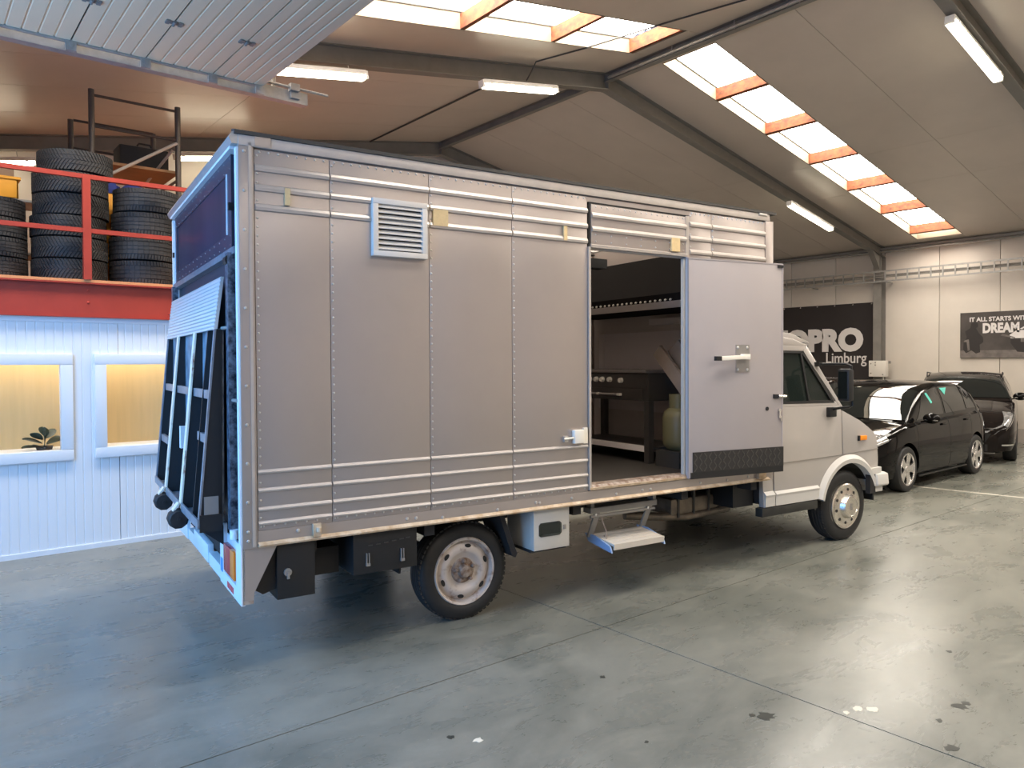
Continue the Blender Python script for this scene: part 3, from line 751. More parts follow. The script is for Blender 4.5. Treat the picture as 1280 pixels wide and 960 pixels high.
# ------------------------------------------------------------------ box truck
TR = CA - CB
def tw(x, y, z=0):
    X, Y = .869 + x, 4.15 + y
    return (X * math.cos(TR) - Y * math.sin(TR), X * math.sin(TR) + Y * math.cos(TR), z)
tk = empty('box_truck', 'silver box truck with a raised tail lift and an open side door', 'truck', tw(0, 0), TR)
BX, BW, ZB, ZT = 4.308, 2.42, .706, 2.93
YL = BW
def rivets(lst, par, r=.0075):
    b = MB()
    for p in lst: b.dome((p[0], .0, p[1]) if len(p) == 2 else p, (0, -1, 0), r, .006, 5)
    return b.build('rivets', 'rivet', par, kind='stuff')
RIBT = [2.746, 2.64, 2.535]; RIBB = [1.109, 1.008, .905, .828]
def rib(par, x0, x1, z, big):
    if big: p = [(.0, z - .006), (-.013, z - .003), (-.016, z + .012), (-.010, z + .027), (.0, z + .034)]
    else: p = [(.0, z - .012), (-.008, z - .009), (-.011, z + .0), (-.006, z + .009), (.0, z + .013)]
    return MB().prism(p, 'x', x0, x1).build('rib', 'truck_trim', par)
def side_panel(x0, x1, z0, z1, ribs_t, ribs_b, riv=True, name='side_panel'):
    p = MB().box(x0 + .0015, x1 - .0015, 0, .028, z0, z1).build(name, 'truck_silver', tk, bevel=.002)
    for z in ribs_t: rib(p, x0 + .004, x1 - .004, z, True)
    for z in ribs_b: rib(p, x0 + .004, x1 - .004, z, False)
    if riv:
        L_ = []
        z = z0 + .02
        while z < z1 - .01:
            if all(abs(z - q - .012) > .022 for q in ribs_t) and all(abs(z - q) > .016 for q in ribs_b): L_.append((x0 + .016, z))
            z += .048
        if z0 < 1:
            n = int((x1 - x0) / .062); L_ += [(lerp(x0 + .03, x1 - .03, k / n), .811) for k in range(n + 1)]
        if z1 > 2.8:
            n = int((x1 - x0) / .055); L_ += [(lerp(x0 + .03, x1 - .03, k / n), 2.846) for k in range(n + 1)]
        rivets(L_, p)
    return p
XS = [.082, .498, 1.121, 1.720, 2.345]
for a, b in zip(XS, XS[1:]): side_panel(a, b, .79, 2.858, RIBT, RIBB)
side_panel(3.332, 3.575, .79, 2.858, RIBT, RIBB); side_panel(3.575, 4.208, .79, 2.858, RIBT, RIBB)
hp = side_panel(2.378, 3.302, 2.525, 2.812, [2.722, 2.626], [], False, 'header_panel')
rivets([(lerp(2.42, 3.27, k / 16), 2.797) for k in range(17)] + [(lerp(2.42, 3.27, k / 6), z) for k in range(7) for z in (2.60, 2.553)], hp, .006)
MB().prism([(0, 2.502), (-.012, 2.506), (-.014, 2.524), (0, 2.532)], 'x', 2.372, 3.305).build('rain_channel', 'truck_trim', tk)
# header surround and seals
b = MB(); b.box(2.36, 3.31, .002, .026, 2.812, 2.826); b.box(2.36, 2.376, .004, .026, 2.5, 2.82); b.box(3.303, 3.318, .004, .026, 2.5, 2.82)
b.build('header_seal', 'black', tk, kind='stuff')
MB().box(2.33, 3.34, 0, .028, 2.826, 2.858).build('header_strip', 'truck_silver', tk)
# corner posts, rails
pr = MB().box(.0, .080, -.006, .05, ZB - .01, 2.894).build('corner_post', 'truck_silver', tk, bevel=.004)
MB().box(.052, .068, -.010, -.005, ZB, 2.89).build('corner_rib', 'truck_trim', pr)
b = MB()
for k in range(11): b.dome((.030, -.006, .74 + k * .21), (0, -1, 0), .010, .008, 6)
b.dome((.030, -.006, .79), (0, -1, 0), .010, .008, 6)
b.build('rivets', 'rivet', pr, kind='stuff')
MB().box(4.210, BX, -.006, .05, ZB, 2.87).build('corner_post', 'truck_silver', tk, bevel=.004)
tr_ = MB().box(.0, BX - .05, -.010, .05, 2.868, 2.925).build('top_rail', 'truck_trim', tk, bevel=.004)
MB().box(.085, .17, -.014, -.008, 2.872, 2.925).build('corner_plate', 'truck_silver', tr_)
MB().prism([(-.02, 2.925), (-.02, 2.945), (.06, 2.965), (.06, 2.925)], 'x', -.02, BX + .02).build('roof_gutter', 'steel_dark', tk)
MB().box(4.12, 4.22, -.02, .02, 2.905, 2.925).build('marker_lamp', 'rivet', tk, bevel=.004)
br = MB().box(.082, 4.21, -.004, .04, ZB + .012, .789).build('bottom_rail', 'truck_silver', tk)
MB().prism([(-.004, .706), (-.022, .702), (-.026, .712), (-.006, .728)], 'x', .082, 4.25).build('bottom_lip', 'lip_cream', br)
b = MB()
for x, z in ((.30, .765), (.96, .755), (1.02, .752), (1.20, .735), (1.6, .74), (1.9, .755), (1.93, .75), (2.2, .755), (2.6, .745), (2.85, .75), (2.93, .748), (3.45, .75), (3.75, .745), (4.0, .75)): b.dome((x, -.004, z), (0, -1, 0), .012, .010, 6)
b.build('rivets', 'rivet', br, kind='stuff')
lb = MB(); lb.box(.38, .425, -.026, -.004, .722, .795); lb.tube([(.41, -.03, .75), (.41, -.03, .775)], .014, 8)
lb.build('rope_hook', 'lip_cream', br)
MB().box(4.10, 4.19, -.035, 0, .722, .775).build('rope_hook', 'lip_cream', br, bevel=.006)
# inner body: walls, roof, floor
b = MB(); b.box(.03, 2.345, .029, .07, .79, 2.9); b.box(3.318, BX, .029, .07, .79, 2.9); b.box(2.345, 3.318, .029, .07, 2.5, 2.9); b.box(.05, BX, .041, .07, .72, .79)
b.build('side_lining', 'interior_wall', tk, kind='stuff')
MB().box(.03, BX, YL - .07, YL, .71, 2.9).build('left_side_wall', 'truck_silver', tk)
MB().box(BX - .05, BX, .07, YL - .07, .71, 2.9).build('front_bulkhead', 'interior_wall', tk)
MB().grid(lambda u, v: (u, v, 2.925), [.0, BX], [.03, YL - .02], False).build('roof_sheet', 'translucent_roof', tk, label='translucent roof sheet')
for x in (.4, 1.2, 2.0, 2.8, 3.6): MB().box(x, x + .04, .07, YL - .07, 2.86, 2.92).build('roof_bow', 'truck_trim', tk)
MB().box(.03, BX, .05, YL - .05, .74, .80).build('cargo_floor', 'interior_floor', tk)
# door frame
b = MB(); b.box(2.348, 2.366, -.014, .07, .80, 2.51); b.box(2.366, 2.374, .012, .07, .81, 2.49)
b.build('door_jamb', 'truck_trim', tk)
b = MB(); b.box(3.276, 3.292, .002, .03, .81, 2.49)
b.build('door_jamb', 'box_grey', tk)
hg = MB().box(3.296, 3.330, -.004, .05, .79, 2.82).build('hinge_post', 'truck_trim', tk)
hn = MB(); hn.tube([(3.302, -.008, .82), (3.302, -.008, 2.50)], .007, 8)
hn.build('piano_hinge', 'rivet', hg)
rivets([(3.323, -.004, .84 + k * .05) for k in range(34)], hg, .006)
MB().prism([(-.016, .795), (-.02, .812), (.08, .822), (.08, .80)], 'x', 2.35, 3.30).build('door_sill', 'lip_cream', tk)
MB().prism([(-.012, .813), (.002, .829), (.08, .832), (.08, .815)], 'x', 2.36, 3.30).build('sill_edge', 'rim_rust', tk)
# louvred vent
vt = MB(); X0, X1, Z0, Z1 = .745, 1.095, 2.331, 2.668
for a, b_, c, d in ((X0, X1, Z1 - .032, Z1), (X0, X1, Z0, Z0 + .032), (X0, X0 + .034, Z0 + .032, Z1 - .032), (X1 - .034, X1, Z0 + .032, Z1 - .032)): vt.box(a, b_, -.038, .0, c, d)
vt = vt.build('vent_frame', 'vent_white', tk, bevel=.003)
MB().box(X0 + .03, X1 - .03, -.012, -.002, Z0 + .03, Z1 - .03).build('vent_back', 'black', vt)
l0 = None
for k in range(9):
    z = Z0 + .046 + k * .0305
    if l0 is None: l0 = MB().prism([(-.014, .014), (-.036, -.008), (-.037, -.003), (-.016, .018)], 'x', X0 + .034, X1 - .034).build('louvre', 'vent_white', vt, loc=(0, 0, z))
    else: share(l0, 'louvre', vt, (0, 0, z))
# tape, small box
for x0, x1, z0, z1 in ((.242, .272, 2.572, 2.665), (1.143, 1.245, 2.545, 2.645), (2.131, 2.160, 2.535, 2.632), (3.135, 3.221, 2.537, 2.639)):
    MB().box(x0, x1, -.0185, -.004, z0, z1).build('tape_patch', 'tape', tk, label='yellowed tape patch')
sb = MB().box(2.205, 2.29, -.035, 0, 1.135, 1.23).build('socket_box', 'handle_white', tk, bevel=.008)
b = MB(); b.box(2.13, 2.16, -.02, 0, 1.15, 1.19); b.tube([(2.12, -.022, 1.17), (2.2, -.022, 1.175)], .010, 8)
b.build('turn_latch', 'rivet', tk)
MB().box(2.30, 2.335, -.012, .0, 1.13, 1.24).build('strike_plate', 'handle_white', tk)
# open side door, folded back against the side
dl = empty('side_door'); dl.parent = tk; dl.location = (3.284, -.022, 0); dl.rotation_euler = (0, 0, math.radians(-7.0))
MB().box(.01, .955, -.022, .004, .80, 2.49).build('door_leaf', 'door_white', dl, bevel=.004)
b = MB(); b.box(.004, .012, -.0225, .005, .80, 2.49); b.box(.95, .962, -.025, .006, .80, 2.49); b.box(.0, .96, -.025, .006, 2.485, 2.496)
b.build('door_edge', 'door_white', dl)
b = MB(); b.box(.04, .962, -.030, -.022, .845, 1.0)
kp = b.build('kick_plate', 'checker', dl, label='black checker kick plate')
b = MB(); rnd = random.Random(5)
for i in range(19):
    for j in range(4):
        s = 1 if (i + j) % 2 else -1
        M_ = Matrix.Translation((.065 + i * .047, -.0305, .868 + j * .036)) @ Matrix.Rotation(s * .9, 4, 'Y')
        b.box(-.020, .020, -.002, .0, -.004, .004, M_)
b.build('checker_lugs', 'lug', kp, kind='stuff')
MB().box(.02, .962, -.028, .0, .795, .845).build('bottom_seal', 'black', dl)
hh = MB().box(.465, .60, -.027, -.022, 1.612, 1.832).build('handle_plate', 'plate_grey', dl)
b = MB()
for x in (.485, .58):
    for z in (1.635, 1.81): b.dome((x, -.027, z), (0, -1, 0), .012, .006, 6)
b.build('screws', 'rivet', hh, kind='stuff')
MB().bar((.57, -.052, 1.735), (.235, -.085, 1.722), .028, .034).build('lever_handle', 'handle_white', dl, bevel=.006, label='cream lever handle')
MB().box(.205, .262, -.10, -.072, 1.705, 1.74).build('lever_tip', 'black', dl, bevel=.004)
MB().box(.505, .575, -.07, -.027, 1.715, 1.758).build('lever_boss', 'handle_white', dl, bevel=.004)
MB().box(.855, .905, -.034, -.022, 1.395, 1.43).build('latch', 'black', dl)
MB().tube([(.90, -.034, 1.415), (.985, -.034, 1.412)], .012, 8).build('latch_bolt', 'chrome', dl)
b = MB(); b.tube([(.79, -.022, 1.315), (.79, -.028, 1.315)], .016, 12); b.build('key_hole', 'black', dl)
b = MB(); b.tube([(.915, -.022, 1.30), (.915, -.04, 1.30)], .014, 10); b.box(.912, .925, -.036, -.03, 1.235, 1.295); b.tube([(.93, -.034, 1.25), (.93, -.034, 1.21)], .008, 6)
b.build('lock_with_keys', 'chrome', dl)
MB().box(.90, .955, -.034, -.022, 2.462, 2.48).build('top_catch', 'black', dl)

# rear of the box ----------------------------------------------------------------
rb = MB().box(.03, .06, .08, YL - .08, .74, 2.9).build('rear_wall', 'rear_dark', tk)
up = MB().box(.005, .03, .17, YL - .10, 2.34, 2.86).build('rear_upper_panel', 'navy', tk, bevel=.003)
b = MB()
for a, b_, c, d in ((.17, .27, 2.345, 2.86), (2.22, 2.32, 2.345, 2.86), (.27, 2.22, 2.345, 2.43), (.27, 2.22, 2.77, 2.86)): b.box(-.002, .006, a, b_, c, d)
b.build('panel_border', 'navy_trim', up)
b = MB()
for k in range(14):
    for z in (2.365, 2.415, 2.785, 2.84): b.dome((-.002, .2 + k * .158, z), (-1, 0, 0), .0045, .003, 5)
b.build('rivets', 'plate_grey', up, kind='stuff')
MB().box(-.008, .002, .27, .285, 2.43, 2.77).build('edge_trim', 'bluewhite', up)
MB().box(-.008, .002, 2.30, 2.322, 2.35, 2.84).build('edge_trim', 'bluewhite', up)
for y in (.165, 2.325): MB().box(-.02, .004, y - .012, y + .012, 2.55, 2.59).build('panel_latch', 'black', up)
MB().prism([(-.03, 2.935), (-.045, 2.905), (-.03, 2.875), (.03, 2.875), (.03, 2.955)], 'y', -.0, YL).build('rear_roof_lip', 'truck_trim', tk)
MB().box(-.03, .02, .06, YL - .06, 2.86, 2.878).build('drip_rail', 'bluewhite', tk)
MB().box(-.012, .03, -.0, .042, .72, 2.86).build('rear_post', 'bluewhite', tk, bevel=.006)
MB().box(-.012, .03, YL - .042, YL, .72, 2.86).build('rear_post', 'bluewhite', tk, bevel=.006)
MB().box(.005, .03, .045, .10, .76, 2.86).build('door_gap', 'black', tk)
MB().box(-.015, .03, .06, YL - .06, 2.30, 2.338).build('rear_cross_rail', 'lift_rail', tk)
# tail lift
tl = empty('tail_lift'); tl.parent = tk
OX = [(.79, -.178), (1.9, -.078), (2.2, -.038)]
IX = [(.79, -.055), (1.9, -.045), (2.2, -.022)]
def ox(z): return interp(OX, z)
def ix(z): return interp(IX, z)
def liftrib(y0, y1, z0, z1, name, m, cap=None, capm=None, dx=0):
    zs = [z0, min(1.9, z1), z1] if z1 > 1.9 else [z0, z1]
    o = MB().prism([(ox(z) + .004 - dx, z) for z in zs] + [(ix(z) + .0, z) for z in zs[::-1]], 'y', y0, y1).build(name, m, tl)
    if capm: MB().prism([(ox(z) - dx - .006, z) for z in zs] + [(ox(z) - dx + .004, z) for z in zs[::-1]], 'y', y0 - .004, y1 + .004).build(cap, capm, tl)
    return o
MB().prism([(ix(.8), .8), (ix(1.9), 1.9), (ix(1.9) + .012, 1.9), (ix(.8) + .012, .8)], 'y', .26, 2.2).build('platform_skin', 'lift_dark', tl, label='scuffed dark blue platform skin')
MB().grid(lambda z, y: (ox(z) - .002, y, z), [1.895, 2.19], [.25, 2.2], False).add([], []).build('backing_plate', 'lift_dark', tl)
pl_ = MB(); n = 26; pp = []
for k in range(n + 1):
    z = lerp(1.895, 2.19, k / n); pp.append((ox(z) - .006 - (.004 if k % 2 else 0), z))
pl_.prism(pp + [(ox(2.19) + .01, 2.19), (ox(1.895) + .01, 1.895)], 'y', .25, 2.2).build('tread_plate', 'tread_plate', tl, label='pale ribbed aluminium tread plate at the top')
liftrib(.25, .275, .80, 1.895, 'side_rail', 'black', 'rail_edge', 'lift_rail')  # black rail sides are shade put into the colour
liftrib(2.175, 2.2, .80, 1.895, 'side_rail', 'black', 'rail_edge', 'lift_rail')
liftrib(1.56, 1.63, .80, 1.895, 'stiffener', 'black', 'stiffener_edge', 'rusty_white', .006)  # shaded rib sides coloured black, only the edge caps keep rusty white
liftrib(.86, .93, .80, 1.895, 'stiffener', 'black', 'stiffener_edge', 'rusty_white', .006)
liftrib(.50, .515, .80, 1.895, 'stiffener', 'black')
for y0, y1, z in ((1.61, 2.175, 1.53), (.91, 1.575, 1.53), (.275, .875, 1.53), (1.8, 2.175, 1.14), (.275, .6, 1.28)):
    MB().box(ox(z) + .008, ox(z) + .03, y0, y1, z - .03, z + .02).build('cross_bar', 'lift_rail', tl)
MB().box(ox(1.2) - .02, ox(1.2) + .03, 1.0, 1.06, 1.16, 1.30).build('bracket', 'bluewhite', tl)
b = MB(); b.box(-.182, -.052, .25, 2.2, .790, .80); b.box(-.186, -.176, .25, 2.2, .785, .835)
b.build('bottom_tray', 'lift_rail', tl)
MB().box(-.175, -.055, .235, .25, .765, .86).build('end_block', 'black', tl)
MB().box(-.150, -.075, .240, .25, .86, .96).build('grip_pad', 'plate_grey', tl)
for y in (.892, 1.592):
    MB().prism([(-.19, .83), (-.20, .835), (-.232, .79), (-.232, .70), (-.222, .70), (-.222, .785)], 'y', y - .035, y + .035).build('roller_bracket', 'rusty_white', tl)
    b = MB(); b.lathe([(.0, -.05), (.05, -.05), (.062, -.035), (.062, .035), (.05, .05), (0, .05)], 10, Matrix.Translation((-.20, y, .735)) @ Matrix.Rotation(PI / 2, 4, 'X'))
    b.tube([(-.2, y - .06, .735), (-.2, y + .06, .735)], .012, 8)
    b.build('rubber_roller', 'roller', tl, label='black rubber roller')
MB().box(-.036, .004, .115, .185, .78, 2.31).build('hinge_strip', 'hinge_strip', tl)
MB().box(-.036, .004, 2.235, 2.305, .78, 2.31).build('hinge_strip', 'hinge_strip', tl)
b = MB(); b.tube([(-.02, .19, 2.27), (-.02, .12, 2.27)], .03, 10); b.build('pivot', 'black', tl)
b = MB(); b.tube([(-.045, .24, 1.90), (-.02, .13, 1.90)], .010, 8); b.tube([(-.02, .18, 1.50), (-.01, .02, 1.50)], .010, 8); b.build('latch_rod', 'galv', tl, kind='stuff')
b = MB(); b.bar((.10, .5, .60), (-.15, .5, .80), .07, .09); b.build('lift_arm', 'black_soft', tl)
b = MB(); b.bar((.10, 1.9, .60), (-.15, 1.9, .80), .07, .09); b.build('lift_arm', 'black_soft', tl)
MB().box(.03, .16, .2, 2.2, .50, .79).build('lift_beam', 'black_soft', tl)
MB().tube([(.12, .3, .44), (.12, 2.1, .44)], .05, 12).build('torque_tube', 'black_soft', tl)
# rear bumper corners, lights
for s in (0, 1):
    def yy_(a): return a if s == 0 else YL - a
    def bxs(b, x0, x1, a0, a1, z0, z1):
        p, q = sorted((yy_(a0), yy_(a1))); b.box(x0, x1, p, q, z0, z1)
    b = MB(); bxs(b, -.008, .012, 0, .13, .39, .72); bxs(b, -.008, .012, .13, .46, .39, .47); bxs(b, -.008, .012, .46, .58, .39, .76)
    bxs(b, .012, .02, .13, .46, .47, .70)
    cp = b.build('rear_light_panel', 'bluewhite', tk)
    b = MB(); bxs(b, -.016, .012, .26, .44, .49, .65); b.build('tail_lamp', 'light_red', cp, label='red tail lamp', bevel=.005)
    b = MB(); bxs(b, -.016, .012, .15, .26, .49, .65); b.build('indicator_lamp', 'light_orange', cp, label='orange indicator lamp', bevel=.005)
    b = MB(); b.tube([(-.02, yy_(.1), .74), (-.02, yy_(.1), .79)], .025, 10); b.build('buffer', 'bluewhite', cp)
    y0, y1 = sorted((yy_(0), yy_(.012)))
    fp = MB().prism([(.0, .40), (.056, .396), (.060, .455), (.187, .705), (.0, .705)], 'y', y0, y1).build('corner_skirt', 'truck_silver', tk)
    y0, y1 = sorted((yy_(-.002), yy_(.013)))
    MB().box(.0, .055, y0, y1, .396, .415).build('rusty_edge', 'rim_rust', fp)
    if s == 0:
        MB().box(-.010, -.007, .50, .56, .46, .54).build('sticker', 'sticker_blue', cp)
        for k in range(4): MB().box(-.010, -.007, .20 + k * .045, .232 + k * .045, .405, .44).build('sticker', 'sticker_red', cp)
b = MB(); b.box(-.008, .03, 1.0, 1.55, .40, .52); b.build('number_plate', 'bluewhite', tk, bevel=.006)
MB().box(.0, .05, .58, 1.0, .39, .47).build('bumper_bar', 'bluewhite', tk)
MB().box(.0, .05, 1.55, 1.84, .39, .47).build('bumper_bar', 'bluewhite', tk)
# underside ----------------------------------------------------------------------
for y in (.72, 1.62): MB().box(.2, 5.9, y, y + .09, .50, .70).build('chassis_rail', 'black_soft', tk)
for x in (.35, 1.1, 2.25, 3.3, 4.1): MB().box(x, x + .07, .05, YL - .05, .62, .735).build('cross_member', 'black_soft', tk)
b1 = MB().box(.187, .401, .02, .40, .385, .70).build('locker', 'black', tk, bevel=.006)
b = MB(); b.tube([(.245, .02, .535), (.245, .008, .535)], .022, 12); b.box(.238, .252, .0, .012, .50, .54); b.build('locker_lock', 'plate_grey', b1)
MB().prism([(.06, .46), (.187, .70), (.187, .44), (.12, .42)], 'y', .06, .40).build('inner_skirt', 'black_soft', tk)
MB().prism([(.45, .55), (.50, .58), (.53, .56), (.53, .47), (.47, .47)], 'y', .24, .26).build('tow_eye_bracket', 'steel_dark', tk)
MB().box(.40, .60, .2, .45, .44, .60).build('air_tank_bracket', 'black_soft', tk)
b2 = MB().box(.627, 1.035, .02, .45, .452, .70).build('battery_box', 'black', tk, bevel=.006)
for x in (.715, .935):
    b = MB(); b.box(x - .010, x - .005, .008, .02, .515, .575); b.box(x + .005, x + .010, .008, .02, .515, .575); b.box(x - .012, x + .012, .004, .02, .50, .516); b.build('toggle_clip', 'plate_grey', b2)
b = MB()
for k, (x, z) in enumerate(((.72, .618), (.77, .620), (.82, .624), (.87, .628), (.92, .632), (.96, .636))): b.box(x, x + .028, .017, .021, z - .003, z + .003)
b.build('embossed_marks', 'steel_dark', b2, kind='stuff')
b = MB(); b.prism([(1.04, .70), (1.02, .62), (.965, .52), (.955, .39), (.968, .39), (.98, .52), (1.035, .61), (1.055, .70)], 'y', .12, .42)
b.build('mudguard', 'black_soft', tk)
MB().prism([(.86, .50), (.96, .43), (.97, .55), (.93, .57)], 'y', .2, .22).build('mudguard_stay', 'steel_grey', tk)
b = MB(); b.prism([(1.665, .70), (1.70, .70), (1.815, .40), (1.80, .375), (1.775, .39)], 'y', .10, .38)
b.build('mudguard', 'black_soft', tk)
# utility box
ub = MB().box(1.895, 2.191, .015, .36, .42, .705).build('utility_box', 'box_grey', tk, bevel=.004)
MB().prism([(1.935, .52), (1.95, .51), (2.105, .51), (2.122, .525), (2.122, .59), (2.105, .605), (1.95, .605), (1.935, .59)], 'y', .010, .015).build('inspection_window', 'cab_glass', ub)
MB().prism([(1.945, .525), (2.112, .525), (2.112, .595), (1.945, .595)], 'y', .0135, .0150).build('window_shade', 'steel_dark', ub)
b = MB(); b.box(2.138, 2.158, .007, .015, .545, .575); b.build('box_lock', 'plate_grey', ub)
MB().box(1.885, 2.18, .04, .34, .405, .42).build('box_foot', 'black_soft', ub)
# folding step
st = empty('folding_step'); st.parent = tk
Ms = Matrix.Translation((0, -.07, .395)) @ Matrix.Rotation(math.radians(6), 4, 'X')
for k in range(5): MB().box(2.52, 3.0, .004 + k * .052, .052 + k * .052, -.012, .006, Ms).build('tread_slat', 'step_alu', st, bevel=.003)
MB().box(2.52, 3.0, -.006, .003, -.035, .008, Ms).build('front_edge', 'step_alu', st)
for x in (2.50, 3.005):
    MB().prism([(-.07, .34), (.20, .375), (.24, .43), (.12, .43), (-.05, .385)], 'x', x, x + .012).build('side_plate', 'step_blue', st, label='blue side plate')
    MB().bar((x + .006, .19, .41), (x + .006, .10, .60), .05, .014, (0, 1, 0)).build('swing_arm', 'steel_grey', st)
    MB().dome((x - .004, .11, .59), (-1, 0, 0), .02, .015, 8).build('pivot_bolt', 'rivet', st)
MB().box(2.44, 3.08, .09, .18, .60, .64).build('step_frame', 'steel_grey', st)
MB().tube([(2.45, .11, .575), (3.07, .11, .575)], .012, 8).build('step_spring', 'steel_grey', st)
for x in (2.45, 3.05): MB().box(x, x + .03, .10, .16, .60, .72).build('step_hanger', 'steel_grey', st)
MB().tube([(2.54, .10, .57), (2.56, .06, .46), (2.545, .04, .36), (2.56, .06, .345), (2.57, .10, .43)], .004, 5).build('wire', 'rim_rust', st)
# exhaust / tank between step and cab
MB().box(3.55, 4.12, .42, .75, .40, .54).build('fuel_tank', 'exhaust', tk, bevel=.03)
MB().tube([(3.15, .55, .43), (3.45, .48, .40), (3.75, .44, .375), (4.25, .44, .40)], .035, 10).build('exhaust_pipe', 'exhaust', tk)
b = MB()
for x in (3.62, 3.80, 3.98): b.box(x, x + .02, .41, .44, .38, .64)
b.build('tank_strap', 'steel_dark', tk, kind='stuff')
MB().box(4.05, 4.30, .2, .8, .45, .70).build('inner_splash_guard', 'black', tk)

# wheels -----------------------------------------------------------------------------
def wheel_at(x, y, side, R, Wd, rimr, name):
    e = empty(name); e.parent = tk; e.location = (x, y, R - .004)
    e.rotation_euler = (PI / 2 * (1 if side > 0 else -1), 0, 0)   # local +Z points outwards
    h = Wd
    prof = [(rimr - .01, -.02), (rimr + .006, -.006), (rimr + .03, -.002), (R * .86, -.004), (R * .94, -.014), (R * .985, -.035), (R, -.06), (R, -h + .06), (R * .985, -h + .035), (R * .94, -h + .01), (rimr, -h + .02)]
    MB().lathe(prof, 56).build('tyre', 'rubber', e)
    b = MB()
    for hh in (-.075, -.105, -.135): b.lathe([(R + .0005, hh), (R + .003, hh + .003), (R + .003, hh + .017), (R + .0005, hh + .02)], 56)
    n = 60
    for k in range(n):
        a = 2 * PI * k / n; M_ = Matrix.Rotation(a, 4, 'Z')
        b.box(R * .972, R + .0005, -.011, .011, -.058, -.030, M_)
    b.build('tread', 'tread', e, kind='stuff')
    return e
def steel_rim(e, R):
    b = MB(); b.lathe([(R, -.012), (R - .006, -.002), (R - .018, -.006), (R - .024, -.03), (R - .032, -.05), (R - .04, -.045), (R - .06, -.022), (R - .085, -.014), (R - .105, -.022), (R - .125, -.040), (R - .14, -.042)], 48)
    b.build('rim', 'rim_old', e, label='rusty white steel rim')
    b = MB(); b.lathe([(R - .138, -.045), (R - .15, -.028), (.048, -.026), (.042, -.012), (.038, .004), (.03, .008), (0, .009)], 32); b.build('hub', 'rim_rust', e)
    b0 = None
    for k in range(5):
        a = 2 * PI * k / 5 + .4
        p = ((R - .152) * .92 * math.cos(a), (R - .152) * .92 * math.sin(a), -.028)
        b = MB(); b.lathe([(.014, 0), (.014, .022), (.009, .03), (0, .03)], 6)
        if b0 is None: b0 = b.build('wheel_nut', 'rim_rust', e, loc=p)
        else: share(b0, 'wheel_nut', e, p)
    b0 = None
    for k in range(6):
        a = 2 * PI * k / 6 + .35; rr = R - .058
        b = MB(); b.add([Vector((.013 * math.cos(t), .024 * math.sin(t), 0)) for t in [2 * PI * q / 14 for q in range(14)]] + [Vector((.010 * math.cos(t), .019 * math.sin(t), -.012)) for t in [2 * PI * q / 14 for q in range(14)]],
                        [list(range(14))] + [(q, (q + 1) % 14, 14 + (q + 1) % 14, 14 + q) for q in range(14)])
        if b0 is None: b0 = b.build('vent_hole', 'black', e, loc=(rr * math.cos(a), rr * math.sin(a), -.0185)); b0.rotation_euler = (0, 0, a)
        else: share(b0, 'vent_hole', e, (rr * math.cos(a), rr * math.sin(a), -.0185), (0, 0, a))
wr_ = wheel_at(1.443, .15, 1, .326, .205, .225, 'rear_wheel'); steel_rim(wr_, .225)
wl_ = wheel_at(1.443, YL - .15, -1, .326, .205, .225, 'rear_wheel'); steel_rim(wl_, .225)
MB().tube([(1.443, .3, .32), (1.443, YL - .3, .32)], .05, 10).build('rear_axle', 'black_soft', tk)
def hub_cap(e, R):
    b = MB(); b.lathe([(R, -.012), (R - .004, .004), (R - .016, .010), (R - .03, .006), (R - .075, .012), (R - .10, .020), (R - .112, .050), (R - .118, .062), (R - .13, .066), (R - .135, .060), (0, .056)], 48)
    b.build('hub_cap', 'hubcap', e, label='polished hub cap with round holes')
    b0 = None
    for k in range(10):
        a = 2 * PI * k / 10 + .2; rr = R - .062
        if b0 is None:
            b0 = MB().lathe([(.0145, -.002), (.0145, .0025), (.0, .0025)], 14).build('vent_hole', 'black', e, loc=(rr * math.cos(a), rr * math.sin(a), .0095))
        else: share(b0, 'vent_hole', e, (rr * math.cos(a), rr * math.sin(a), .0095))
    b = MB(); b.add([Vector(p) for p in ((-.014, -.03, .0565), (.014, -.03, .0565), (.014, .03, .0565), (-.014, .03, .0565), (-.014, -.03, .06), (.014, -.03, .06), (.014, .03, .06), (-.014, .03, .06))], [(4, 5, 6, 7), (0, 1, 5, 4), (1, 2, 6, 5), (2, 3, 7, 6), (3, 0, 4, 7)])
    b.build('cap_emblem', 'plate_grey', e)
fw_ = wheel_at(5.512, .125, 1, .332, .20, .222, 'front_wheel'); hub_cap(fw_, .218)
fl_ = wheel_at(5.512, YL - .125, -1, .332, .20, .222, 'front_wheel'); hub_cap(fl_, .218)

